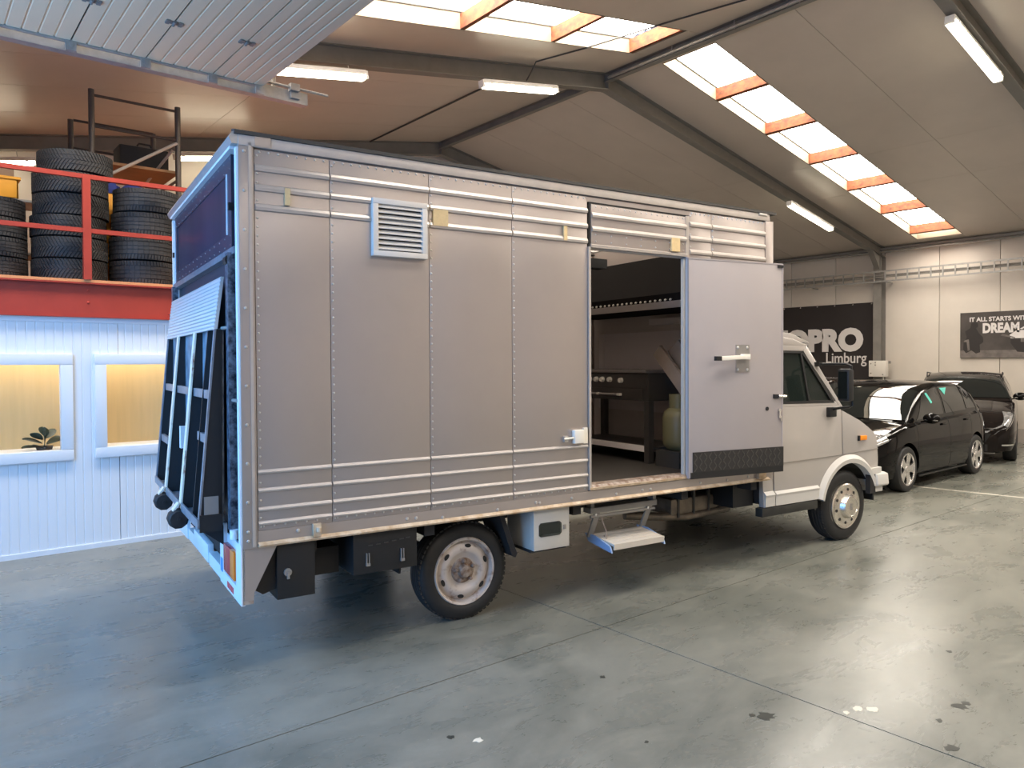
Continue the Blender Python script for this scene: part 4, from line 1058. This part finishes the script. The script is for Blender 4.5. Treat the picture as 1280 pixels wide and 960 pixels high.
# cab ---------------------------------------------------------------------------------
def ysd(z): return .10 + max(0, z - 1.28) * .12
def plate(pts, th, name, m, s=0, par=None, out=0.0, bevel=0, label=None):
    n = len(pts)
    f = (lambda y: y) if s == 0 else (lambda y: YL - y)
    vs = [(x, f(ysd(z) - out), z) for x, z in pts] + [(x, f(ysd(z) - out + th), z) for x, z in pts]
    b = MB().add(vs, [list(range(n)), list(range(n, 2 * n))[::-1]] + [(i, (i + 1) % n, n + (i + 1) % n, n + i) for i in range(n)])
    return b.build(name, m, par or tk, label=label, bevel=bevel)
def arc(cx, cz, r, a0, a1, n): return [(cx + r * math.cos(math.radians(lerp(a0, a1, k / n))), cz + r * math.sin(math.radians(lerp(a0, a1, k / n)))) for k in range(n + 1)]
AC = (5.512, .335)
for s in (0, 1):
    f = (lambda y: y) if s == 0 else (lambda y: YL - y)
    door_low = [(4.462, .437), (5.02, .437)] + arc(*AC, .46, 166, 101.5, 8) + [(5.405, 1.225), (5.385, 1.29), (4.462, 1.30)]
    dr = plate(door_low, .035, 'cab_door', 'cab_white', s, bevel=.005)
    fe = plate(arc(*AC, .46, 99.5, 27, 9)[::-1][::-1] + [(5.93, .60), (5.985, .61), (5.99, .73), (5.982, .85), (5.965, .955), (5.92, 1.005), (5.82, 1.065), (5.70, 1.128), (5.415, 1.238)], .035, 'fender', 'cab_white', s, bevel=.005)
    plate([(4.322, .44), (4.454, .44), (4.454, 1.86), (4.322, 1.88)], .05, 'rear_pillar', 'cab_white', s, bevel=.004)
    # shoulder crease and lower mouldings
    for x0, x1, p in ((4.33, 4.452, tk), (4.465, 5.06, dr)):
        ya = [(.105, .437), (.088, .445), (.086, .525), (.080, .545), (.105, .575)]
        pts = [(f(y), z) for y, z in ya]
        MB().prism(pts, 'x', x0, x1).build('lower_moulding', 'cab_moulding', p)
    b = MB()
    a_in, a_out = arc(*AC, .405, 22, 168, 20), arc(*AC, .485, 22, 166, 20)
    vs = []
    for (ix_, iz_), (ox_, oz_) in zip(a_in, a_out):
        vs += [(ix_, f(.068), iz_), ((ix_ + ox_) / 2, f(.062), (iz_ + oz_) / 2), (ox_, f(.098), oz_), (ix_, f(.14), iz_)]
    fs = []
    for k in range(20):
        o = 4 * k
        for q in range(3): fs.append((o + q, o + q + 1, o + q + 5, o + q + 4) if q < 2 else (o + 3, o, o + 4, o + 7))
    b.add(vs, fs, True); b.build('arch_flare', 'cab_moulding', tk)
    MB().prism([(x, z) for x, z in arc(*AC, .46, 0, 180, 16)] + [(x, z) for x, z in arc(*AC, .44, 180, 0, 16)], 'y', *sorted((f(.13), f(.5)))).build('wheel_housing', 'black', tk)
    y0, y1 = sorted((f(.085), f(.16)))
    MB().box(4.285, 5.035, y0, y1, .362, .437).build('sill_step', 'sill_black', tk, bevel=.006)
    y0, y1 = sorted((f(.094), f(.104)))
    MB().prism([(4.465, .805), (5.40, .817), (5.40, .824), (4.465, .812)], 'y', y0, y1).build('door_crease', 'plate_grey', dr)
    MB().prism([(5.415, .818), (5.98, .842), (5.98, .849), (5.415, .825)], 'y', y0, y1).build('fender_crease', 'plate_grey', fe)
    y0, y1 = sorted((f(.082), f(.105)))
    MB().box(5.675, 5.785, y0, y1, .94, .985).build('indicator', 'amber', fe, bevel=.008, label='amber side indicator')
    MB().box(5.655, 5.675, y0, y1, .938, .987).build('indicator_base', 'black', fe)
    # front corner strip and bumper end
    y0, y1 = sorted((f(.07), f(.12)))
    MB().prism([(5.82, .60), (6.0, .615), (6.0, .665), (5.85, .66)], 'y', y0, y1).build('corner_moulding', 'cab_moulding', tk)
    MB().box(5.815, 5.90, y0, y1, .42, .60).build('bumper_bracket', 'black_soft', tk)
    # upper frame
    plate([(4.322, 1.80), (4.93, 1.785), (4.975, 1.84), (4.88, 1.865), (4.322, 1.88)], .05, 'roof_side_rail', 'cab_white', s, bevel=.004)
    plate([(4.93, 1.785), (4.985, 1.84), (5.44, 1.255), (5.36, 1.295)], .05, 'screen_pillar', 'cab_white', s, bevel=.004)
    plate([(4.454, 1.30), (5.36, 1.29), (5.33, 1.325), (4.454, 1.335)], .04, 'window_ledge', 'cab_white', s, bevel=.003)
    gl = plate([(4.47, 1.335), (5.27, 1.322), (4.905, 1.785), (4.47, 1.79)], .006, 'side_window', 'cab_glass', s, out=-.012)
    plate([(4.882, 1.78), (4.905, 1.78), (4.955, 1.33), (4.932, 1.33)], .02, 'window_divider', 'black', s, gl, out=.002)
    plate([(4.46, 1.325), (5.30, 1.312), (5.29, 1.335), (4.46, 1.346)], .02, 'window_seal', 'black', s, gl, out=.002)
    plate([(5.305, 1.31), (5.26, 1.33), (4.895, 1.785), (4.93, 1.79)], .02, 'window_seal', 'black', s, gl, out=.002)
    plate([(4.46, 1.775), (4.93, 1.77), (4.93, 1.792), (4.46, 1.797)], .02, 'window_seal', 'black', s, gl, out=.002)
    # mirror
    mr = empty('mirror'); mr.parent = tk
    b = MB(); b.tube([(5.10, f(.145), 1.67), (5.12, f(.02), 1.672), (5.15, f(-.12), 1.672), (5.17, f(-.155), 1.655), (5.17, f(-.16), 1.30), (5.19, f(-.12), 1.285), (5.22, f(.0), 1.27), (5.23, f(.09), 1.25)], .012, 8)
    b.build('mirror_arm', 'black', mr)
    y0, y1 = sorted((f(-.19), f(-.07)))
    MB().box(5.085, 5.165, y0, y1, 1.34, 1.63).build('mirror_housing', 'black', mr, bevel=.025)
    MB().box(5.080, 5.086, y0 + .02, y1 - .02, 1.365, 1.605).build('mirror_glass', 'car_glass', mr)
    y0, y1 = sorted((f(.06), f(.105)))
    MB().box(5.18, 5.28, y0, y1, 1.185, 1.275).build('mirror_foot', 'black', mr, bevel=.01)
    MB().box(5.07, 5.12, *sorted((f(.10), f(.16))), 1.65, 1.69).build('mirror_foot', 'black', mr)
prof = [(4.315, 1.90), (4.55, 1.925), (4.80, 1.90), (4.985, 1.85)]
b = MB(); b.prism(prof + [(4.985, 1.83), (4.315, 1.85)], 'y', .165, YL - .165); b.build('cab_roof', 'cab_white', tk, bevel=.012)
b = MB(); b.prism([(4.60, 1.905), (4.68, 1.955), (4.78, 1.95), (5.03, 1.875), (5.03, 1.862), (4.60, 1.895)], 'y', .18, YL - .18); b.build('roof_visor', 'cab_white', tk, bevel=.008)
MB().prism([(4.995, 1.83), (5.44, 1.255), (5.445, 1.262), (5.0, 1.838)], 'y', .20, YL - .20).build('windscreen', 'cab_glass', tk)
b = MB(); b.prism([(5.42, 1.235), (5.70, 1.125), (5.82, 1.062), (5.92, 1.0), (5.96, .955), (5.95, .93), (5.80, 1.02), (5.42, 1.20)], 'y', .105, YL - .105); b.build('bonnet', 'cab_white', tk, bevel=.01)
MB().prism([(5.93, .60), (5.985, .61), (5.99, .73), (5.982, .85), (5.96, .95), (5.93, .95)], 'y', .137, YL - .137).build('front_panel', 'cab_white', tk)
MB().box(5.985, 6.0, .55, YL - .55, .68, .86).build('grille', 'black', tk)
for y0, y1 in ((.2, .52), (YL - .52, YL - .2)): MB().box(5.98, 6.005, y0, y1, .68, .86).build('headlamp', 'lamp_glass', tk, bevel=.008)
b = MB(); b.prism([(.05, .485), (.04, .50), (.05, .60), (.09, .612), (YL - .09, .612), (YL - .05, .60), (YL - .04, .5), (YL - .05, .485)], 'x', 5.90, 6.08); b.build('bumper', 'cab_moulding', tk, bevel=.012)
MB().box(5.92, 6.04, .08, YL - .08, .425, .485).build('bumper_skirt', 'cab_moulding', tk, bevel=.008)
MB().box(4.33, 5.3, .16, YL - .16, .46, .50).build('cab_floor', 'black_soft', tk)
MB().prism([(5.05, .9), (5.42, .9), (5.42, 1.22), (5.15, 1.20)], 'y', .16, YL - .16).build('dashboard', 'seat', tk)
for y in (.45, 1.35):
    MB().box(4.52, 4.98, y, y + .5, .78, .92).build('seat_cushion', 'seat', tk, bevel=.03)
    MB().prism([(4.50, .9), (4.40, 1.52), (4.50, 1.55), (4.62, .92)], 'y', y, y + .5).build('seat_back', 'seat', tk, bevel=.03)
MB().lathe([(.17, -.012), (.185, 0), (.17, .012)], 24, Matrix.Translation((5.02, 1.6, 1.18)) @ Matrix.Rotation(-.5, 4, 'Y'), True).build('steering_wheel', 'black', tk)
MB().box(4.315, 4.34, .15, YL - .15, .5, 1.86).build('cab_rear_wall', 'black_soft', tk)

# kitchen inside the box -------------------------------------------------------------------
def tthing(name, label, cat, x, y, z=.801, group=None): return empty(name, label, cat, tw(x, y, z), TR, group)
rg = tthing('cooking_range', 'stainless gas range with white knobs inside the truck box', 'stove', 3.6, 1.37)
# local: x to the front of the truck, y across; the range faces the rear (-x)
MB().box(.0, .62, -.62, .75, .55, .80).build('range_body', 'stainless_dark', rg, bevel=.006)
MB().box(-.03, .61, -.62, .77, .80, .825).build('cooktop', 'stainless', rg, bevel=.004)
MB().box(-.012, .0, -.60, .73, .665, .785).build('control_panel', 'stainless_dark', rg)
k0 = None
for y in (.19, .09, -.0, -.11, .34, .5):
    if k0 is None:
        k0 = MB().lathe([(.026, 0), (.024, .02), (.02, .03), (0, .03)], 14, Matrix.Rotation(-PI / 2, 4, 'Y')).build('knob', 'handle_white', rg, loc=(-.012, y, .735))
    else: share(k0, 'knob', rg, (-.012, y, .735))
share(k0, 'knob', rg, (-.012, -.27, .73))
MB().box(-.010, .0, -.55, .70, .555, .655).build('oven_door', 'stainless_dark', rg)
MB().tube([(-.03, -.25, .60), (-.03, .62, .60)], .010, 8).build('door_bar', 'stainless', rg)
for y in (-.25, .05, .62): MB().box(-.04, .0, y - .02, y + .02, .59, .612).build('bar_clip', 'handle_white', rg)
for x in (.0, .56):
    for y in (-.62, .69): MB().box(x, x + .06, y, y + .06, 0, .55).build('leg', 'stainless_dark', rg)
MB().box(.0, .03, -.56, .69, .10, .15).build('lower_rail', 'splash_light', rg)
MB().box(.03, .60, -.56, .69, .11, .13).build('shelf', 'stainless_dark', rg)
hd = tthing('extractor_hood', 'dark steel extractor hood hanging over the range in the truck box', 'hood', 3.45, 1.25, 2.16)
MB().prism([(.0, .0), (.78, .0), (.78, .50), (.45, .50), (.0, .10)], 'y', -1.1, 1.0).build('hood_shell', 'hood_black', hd)
MB().box(-.02, .0, -1.1, 1.0, -.02, .035).build('front_gutter', 'stainless', hd)
b = MB()
for k in range(22): b.dome((-.02, -.95 + k * .06, .045), (-1, 0, .5), .012, .012, 5)
b.build('rivets', 'rivet', hd, kind='stuff')
MB().box(.70, .79, -1.1, .1, -.10, -.04).build('light_strip', 'splash_light', hd)
sp = tthing('splash_back', 'pale steel splash back panels on the wall behind the range', 'wall panel', 4.235, 1.25, 1.2)
MB().box(.0, .02, -.35, .9, .42, .80).build('upper_sheet', 'splash', sp)
MB().box(-.006, .012, -.35, .98, .0, .42).build('lower_sheet', 'splash', sp)
MB().box(-.006, .015, -1.0, -.36, .0, .62).build('side_sheet', 'splash_light', sp)
MB().box(-.004, .018, .9, .98, .42, .80).build('corner_sheet', 'splash_light', sp)
gb = tthing('gas_cylinder', 'olive gas cylinder standing right of the range in the truck box', 'gas cylinder', 3.72, .50)
MB().box(-.14, .14, -.14, .14, 0, .14).build('plinth', 'steel_dark', gb)
MB().lathe([(0, .14), (.10, .145), (.135, .18), (.14, .22), (.14, .42), (.125, .47), (.09, .50), (0, .51)], 28).build('cylinder_body', 'gas_green', gb)
MB().lathe([(.082, .48), (.085, .62), (.080, .62), (.077, .48)], 24).build('valve_collar', 'gas_green', gb)
MB().lathe([(.02, .50), (.02, .58), (0, .58)], 10).build('valve', 'rim_rust', gb)
lb_ = tthing('leaning_board', 'grey brown board leaning over the gas cylinder in the doorway', 'board', 3.86, .38)
b = MB(); b.bar((-.19, -.27, .40), (-.19, .33, 1.0), .12, .03, (1, 0, 0)); b.build('plank', 'grey_board', lb_)
b = MB(); b.bar((-.08, -.24, .44), (-.10, .22, 1.04), .16, .03, (1, 0, 0)); b.build('plank', 'grey_board', lb_)
dc = tthing('door_closer', 'black door closer box at the top of the truck doorway', 'door closer', 2.50, .15, 2.38)
MB().box(-.12, .10, -.06, .05, .0, .07).build('closer_body', 'black', dc, bevel=.006)
MB().bar((-.1, -.03, .08), (.02, .0, .10), .02, .012).build('closer_arm', 'steel_dark', dc)

# ------------------------------------------------------------------ cars
class Car:
    def __init__(s, top, roof, plan, L, zb, cw):
        s.top, s.roof, s.plan, s.L, s.zb, s.cw = top, roof, plan, L, zb, cw
    def zt(s, x): return smooth_interp(s.top, x)
    def zr(s, x): return smooth_interp(s.roof, x)
    def w(s, x): return smooth_interp(s.plan, x)
    def low(s, x, t):   # t 0..8 from the belly edge up to the centre of the top
        w, zt, zb = s.w(x), s.zt(x), s.zb; zm = lerp(zb, zt, .5)
        P = [(.80, zb), (.95, zb + .03), (.99, zb + .14), (1.0, zm), (.985, lerp(zm, zt, .55)), (.95, zt - .05), (.89, zt - .008), (.5, zt + .018), (0, zt + .028)]
        i = min(int(t), 7); u = t - i
        return w * lerp(P[i][0], P[i + 1][0], u), lerp(P[i][1], P[i + 1][1], u)
    def up(s, x, t):    # t 0..5 greenhouse
        w, zt, zr = s.w(x), s.zt(x) - .02, max(s.zr(x), s.zt(x) - .01)
        h = zr - zt; k = min(1, h / .40)
        wr = lerp(.90, s.cw, k)
        P = [(.905, zt), (lerp(.905, wr, .5) + .012, zt + h * .5), (wr, zt + h * .86), (wr - .06 * k, zt + h * .97), (wr * .5, zr + .012 * k), (0, zr + .018 * k)]
        i = min(int(t), 4); u = t - i
        return w * lerp(P[i][0], P[i + 1][0], u), lerp(P[i][1], P[i + 1][1], u)
def car_body(c, wheels, R, m, root):
    b = MB(); n = 44
    xs = sorted(set([c.L * (1 - math.cos(PI * k / n)) / 2 for k in range(n + 1)]))
    ts = [k / 2 for k in range(17)]
    sec = []
    for x in xs:
        half = [c.low(x, t) for t in ts]
        ring = [(x, -y, z) for y, z in half] + [(x, y, z) for y, z in half[:-1][::-1]]
        sec.append(ring)
    m_ = len(sec[0])
    vs = [p for r in sec for p in r]
    fs = []
    for i in range(len(sec) - 1):
        for k in range(m_): fs.append((i * m_ + k, i * m_ + (k + 1) % m_, (i + 1) * m_ + (k + 1) % m_, (i + 1) * m_ + k))
    fs += [list(range(m_))[::-1], [(len(sec) - 1) * m_ + k for k in range(m_)]]
    b.add(vs, fs, True)
    body = b.build('body', m, root, angle=.6)
    # cut real wheel arches
    cut = MB()
    for x in wheels:
        for s in (-1, 1):
            cut.prism([(x + (R + .045) * math.cos(2*PI*k/32), R + (R + .045) * math.sin(2*PI*k/32)) for k in range(32)], 'y', *sorted((s * .52, s * 1.2)))
    co = cut.build('cutter', m)
    md = body.modifiers.new('arches', 'BOOLEAN'); md.object = co; md.operation = 'DIFFERENCE'; md.solver = 'EXACT'
    co.matrix_world = root.matrix_basis
    bpy.context.view_layer.update()
    dg = bpy.context.evaluated_depsgraph_get()
    me = bpy.data.meshes.new_from_object(body.evaluated_get(dg))
    body.modifiers.clear(); old = body.data; body.data = me; bpy.data.meshes.remove(old)
    me.materials.clear(); me.materials.append(MATS[m]); me.shade_smooth(); me.set_sharp_from_angle(angle=.6)
    bpy.data.objects.remove(co)
    # greenhouse
    x0 = next(x for x, z in c.roof if z > 0); x1 = c.roof[-1][0]
    b = MB(); xs2 = [lerp(x0, x1, k / 40) for k in range(41)]; ts2 = [k / 2 for k in range(11)]
    def g(x, v):
        y, z = c.up(x, abs(v)); return (x, -y if v >= 0 else y, z)
    order = ts2 + [-t for t in ts2[:-1][::-1]]
    b.grid(lambda x, v: g(x, v) if v != 0 or True else None, xs2, [t for t in ts2])
    b.grid(lambda x, v: (lambda q: (q[0], -q[1], q[2]))(g(x, v)), xs2, [t for t in ts2])
    b.build('roof', m, root, angle=.8)
    for x in wheels:
        for s in (-1, 1): MB().prism([(x + (R + .04) * math.cos(PI*k/16), R + (R + .04) * math.sin(PI*k/16)) for k in range(17)], 'y', *sorted((s * .50, s * .54))).build('wheel_housing', 'black', root)
def pane_side(c, pts, s, name, m, root, off=.004):
    # pts (x, fraction of greenhouse height t 0..2.4)
    vs = []
    for x, t in pts:
        y, z = c.up(x, t); vs.append((x, s * (y + off), z))
    return MB().add(vs, [list(range(len(vs)))]).build(name, m, root)
def grid_side(c, xa, xb_, ta, tb, s, name, m, root, off=.004, n=12):
    # quad patch on greenhouse: edges are functions of u (x from a to b at lower and upper edge)
    def fn(u, v):
        x = lerp(lerp(xa[0], xa[1], v), lerp(xb_[0], xb_[1], v), u); t = lerp(ta, tb, v)
        y, z = c.up(x, t); return (x, s * (y + off), z)
    return MB().grid(fn, [k / n for k in range(n + 1)], [k / 6 for k in range(7)]).build(name, m, root)
def patch_low(c, x0, x1, t0, t1, s, name, m, root, off=.005, n=8, label=None, skew=0.0):
    def fn(u, v):
        x = lerp(x0, x1, u) ; t = lerp(t0, t1, v) + skew * u
        y, z = c.low(x, t); return (x - off * .5, s * (y + off), z + off * .3)
    return MB().grid(fn, [k / n for k in range(n + 1)], [k / 6 for k in range(7)]).build(name, m, root, label=label)
def screen(c, x0, x1, name, root, frac=.84, front=True):
    def fn(u, v):
        x = lerp(x0, x1, u) ; a = abs(v)
        t = lerp(5, 2.45, a); y, z = c.up(x, t)
        return (x - (.006 if front else -.006), (-y if v < 0 else y), z + .006)
    return MB().grid(fn, [k / 10 for k in range(11)], [k / 8 for k in range(-8, 9)]).build(name, 'car_glass', root)
def car_wheel(root, x, y, s, R, style):
    e = empty('wheel'); e.parent = root; e.location = (x, y, R - .003); e.rotation_euler = (PI / 2 * (1 if s < 0 else -1), 0, 0)
    rim = R * .72; h = .20
    MB().lathe([(rim, -.02), (rim + .008, -.004), (lerp(rim, R, .5), 0), (R * .96, -.012), (R, -.035), (R, -h + .03), (R * .95, -h)], 40).build('tyre', 'rubber', e)
    MB().lathe([(rim, -.008), (rim - .012, -.012), (rim - .02, -.05), (rim - .02, -.13), (0, -.13)], 40).build('rim_barrel', 'alloy_dark', e)
    MB().lathe([(rim + .001, -.012), (rim - .002, -.002), (rim - .016, -.006), (rim - .018, -.018)], 40).build('rim_lip', 'alloy', e)
    s0 = None
    for k in range(5):
        if s0 is None:
            b = MB()
            b.prism([(.03, -.05), (rim * .48, -.042), (rim * .80, -.06), (rim * .985, -.10), (rim * .985, .10), (rim * .80, .06), (rim * .48, .042), (.03, .05)] if style == 'golf' else [(.03, -.03), (rim * .985, -.05), (rim * .985, .05), (.03, .03)], 'z', -.034, -.014)
            s0 = b.build('spoke', 'alloy', e, bevel=.004)
        else: share(s0, 'spoke', e, rot=(0, 0, 2 * PI * k / 5))
    MB().lathe([(.045, -.02), (.045, -.010), (.03, -.006), (0, -.006)], 20).build('hub_cap', 'alloy', e)
def mirror_c(root, x, y, z, m, s):
    b = MB(); M_ = Matrix.Translation((x, s * (y + .11), z)) @ Matrix.Diagonal((.07, .11, .07, 1))
    bm = bmesh.new(); bmesh.ops.create_icosphere(bm, subdivisions=3, radius=1)
    b.add([M_ @ v.co for v in bm.verts], [[q.index for q in f_.verts] for f_ in bm.faces], True); bm.free()
    o = b.build('mirror', m, root)
    MB().bar((x - .01, s * (y - .02), z - .05), (x, s * (y + .06), z - .03), .05, .02).build('mirror_stalk', m, o)
    MB().bar((x - .055, s * (y + .03), z - .02), (x - .055, s * (y + .20), z - .02), .012, .012).build('mirror_trim', 'chrome', o)
    return o
# hatchback
def hatchback(name, label, loc, rz, m, detail=True):
    c = Car([(0, .55), (.03, .62), (.12, .69), (.3, .755), (.6, .83), (.92, .885), (1.5, .90), (2.4, .925), (3.1, .945), (3.55, .94), (3.75, .87), (3.83, .74), (3.85, .60)],
            [(.86, .87), (1.05, .985), (1.25, 1.105), (1.45, 1.215), (1.66, 1.305), (1.95, 1.365), (2.35, 1.392), (2.8, 1.375), (3.2, 1.315), (3.42, 1.22), (3.58, 1.08), (3.70, .94)],
            [(0, .58), (.05, .67), (.16, .755), (.35, .805), (.7, .825), (1.5, .83), (2.6, .83), (3.2, .82), (3.55, .79), (3.75, .73), (3.85, .62)], 3.85, .17, .755)
    e = empty(name, label, 'car', loc, rz)
    car_body(c, (.80, 3.18), .295, m, e)
    for s in (-1, 1):
        for x in (.80, 3.18): car_wheel(e, x, s * .825, s, .295, 'golf')
        grid_side(c, (1.22, 1.66), (2.13, 2.13), .22, 2.0, s, 'side_window', 'car_glass', e)
        grid_side(c, (2.20, 2.20), (2.95, 2.92), .22, 2.0, s, 'side_window', 'car_glass', e)
        grid_side(c, (2.99, 2.96), (3.38, 3.12), .30, 1.85, s, 'quarter_window', 'car_glass', e)
        mirror_c(e, 1.30, .80, .93, m, s)
        patch_low(c, .07, .34, 4.6, 6.15, s, 'headlamp', 'lamp_glass', e, label='clear headlamp')
        patch_low(c, .05, .16, 1.7, 2.6, s, 'fog_lamp', 'lamp_glass', e)
        # door shut lines and handles
        for x in (1.12, 2.17, 2.98):
            vs = []
            for t in (1.2, 2, 3, 4, 5, 6): 
                y, z = c.low(x, t); vs += [(x - .004, s * (y + .0015), z), (x + .004, s * (y + .0015), z)]
            MB().add(vs, [(2*k, 2*k+1, 2*k+3, 2*k+2) for k in range(5)]).build('shut_line', 'black', e)
        for x in (1.98, 2.82):
            y, z = c.low(x, 4.6); MB().box(x - .08, x + .08, *sorted((s * y, s * (y + .022))), z - .012, z + .014).build('door_handle', m, e, bevel=.008)
        y = c.w(1.8) * .97
        MB().box(1.15, 2.8, *sorted((s * (y - .04), s * (y + .012))), .165, .185).build('sill_trim', 'alloy_dark', e)
    screen(c, .93, 1.63, 'windscreen', e); screen(c, 3.30, 3.62, 'rear_window', e, front=False)
    MB().box(-.012, .02, -.42, .42, .50, .58).build('grille', 'black', e)
    MB().box(-.014, .02, -.42, .42, .53, .536).build('grille_bar', 'alloy', e)
    MB().box(-.008, .03, -.50, .50, .22, .36).build('lower_intake', 'black_soft', e)
    return c, e
c1, g1 = hatchback('hatchback_car', 'shiny black five-door hatchback with silver five-spoke alloy wheels', (9.23, 4.95, 0), 0, 'car_black')
pane_side(c1, [(1.73, 1.85), (1.79, 1.85), (1.84, 1.0), (1.79, .95)], -1, 'window_tag', 'teal_tag', g1, .008)
pane_side(c1, [(2.24, 1.9), (2.48, 1.9), (2.33, 1.35)], -1, 'window_tag', 'teal_tag', g1, .008)
c3, g3 = hatchback('hatchback_car', 'dark hatchback mostly hidden between the truck cab and the shiny black hatchback', (10.75, 7.15, 0), 0, 'car_brownblack')
# crossover
cp_ = Car([(0, .50), (.03, .57), (.10, .65), (.25, .75), (.5, .84), (.9, .94), (1.15, 1.0), (1.6, 1.0), (2.6, 1.02), (3.3, 1.03), (3.7, 1.0), (3.9, .88), (3.95, .7)],
          [(1.05, .99), (1.25, 1.11), (1.5, 1.25), (1.75, 1.36), (2.0, 1.43), (2.4, 1.465), (2.9, 1.44), (3.3, 1.37), (3.6, 1.20), (3.8, 1.02)],
          [(0, .60), (.05, .70), (.15, .78), (.35, .825), (.8, .85), (2, .85), (3.2, .85), (3.6, .81), (3.95, .66)], 3.95, .19, .74)
PR = math.radians(16)
pu = empty('crossover_car', 'dark brown black crossover parked nose out by the right wall', 'car', (13.55, 4.83, 0), PR)
car_body(cp_, (.80, 3.2), .32, 'car_brownblack', pu)
for s in (-1, 1):
    for x in (.80, 3.2): car_wheel(pu, x, s * .845, s, .32, 'five')
    grid_side(cp_, (1.42, 1.85), (2.25, 2.25), .22, 2.0, s, 'side_window', 'car_glass', pu)
    grid_side(cp_, (2.32, 2.32), (3.05, 3.0), .22, 2.0, s, 'side_window', 'car_glass', pu)
    mirror_c(pu, 1.42, .775, 1.06, 'car_black', s)
    patch_low(cp_, .10, .50, 5.0, 6.1, s, 'headlamp', 'lamp_glass', pu, label='slanted headlamp with light bar', skew=.25)
    patch_low(cp_, .06, .50, 4.72, 4.86, s, 'light_bar', 'chrome', pu, .012, skew=.25)
    patch_low(cp_, .02, .22, 1.75, 1.98, s, 'fog_trim', 'chrome', pu, .010)
    MB().box(.02, .06, *sorted((s * .22, s * .56)), .585, .59).build('hood_edge', 'chrome', pu)
    patch_low(cp_, .55, 1.12, 1.1, 2.0, s, 'arch_trim', 'black_soft', pu, .006)
    for x in (1.28, 2.28):
        vs = []
        for t in (1.2, 2, 3, 4, 5, 6):
            y, z = cp_.low(x, t); vs += [(x - .004, s * (y + .0015), z), (x + .004, s * (y + .0015), z)]
        MB().add(vs, [(2*k, 2*k+1, 2*k+3, 2*k+2) for k in range(5)]).build('shut_line', 'black', pu)
    MB().tube([(1.95, s * .60, 1.40), (2.1, s * .61, 1.47), (3.1, s * .60, 1.43), (3.2, s * .59, 1.38)], .012, 6).build('roof_rail', 'alloy_dark', pu)
screen(cp_, 1.13, 1.80, 'windscreen', pu); screen(cp_, 3.38, 3.70, 'rear_window', pu, front=False)
MB().prism([(-.50, .50), (.50, .50), (.42, .36), (-.42, .36)], 'x', -.012, .02).build('grille', 'black', pu)
MB().box(-.01, .03, -.45, .45, .21, .32).build('lower_intake', 'black_soft', pu)
MB().box(.01, .06, -.55, .55, .175, .19).build('lip_trim', 'plate_grey', pu)
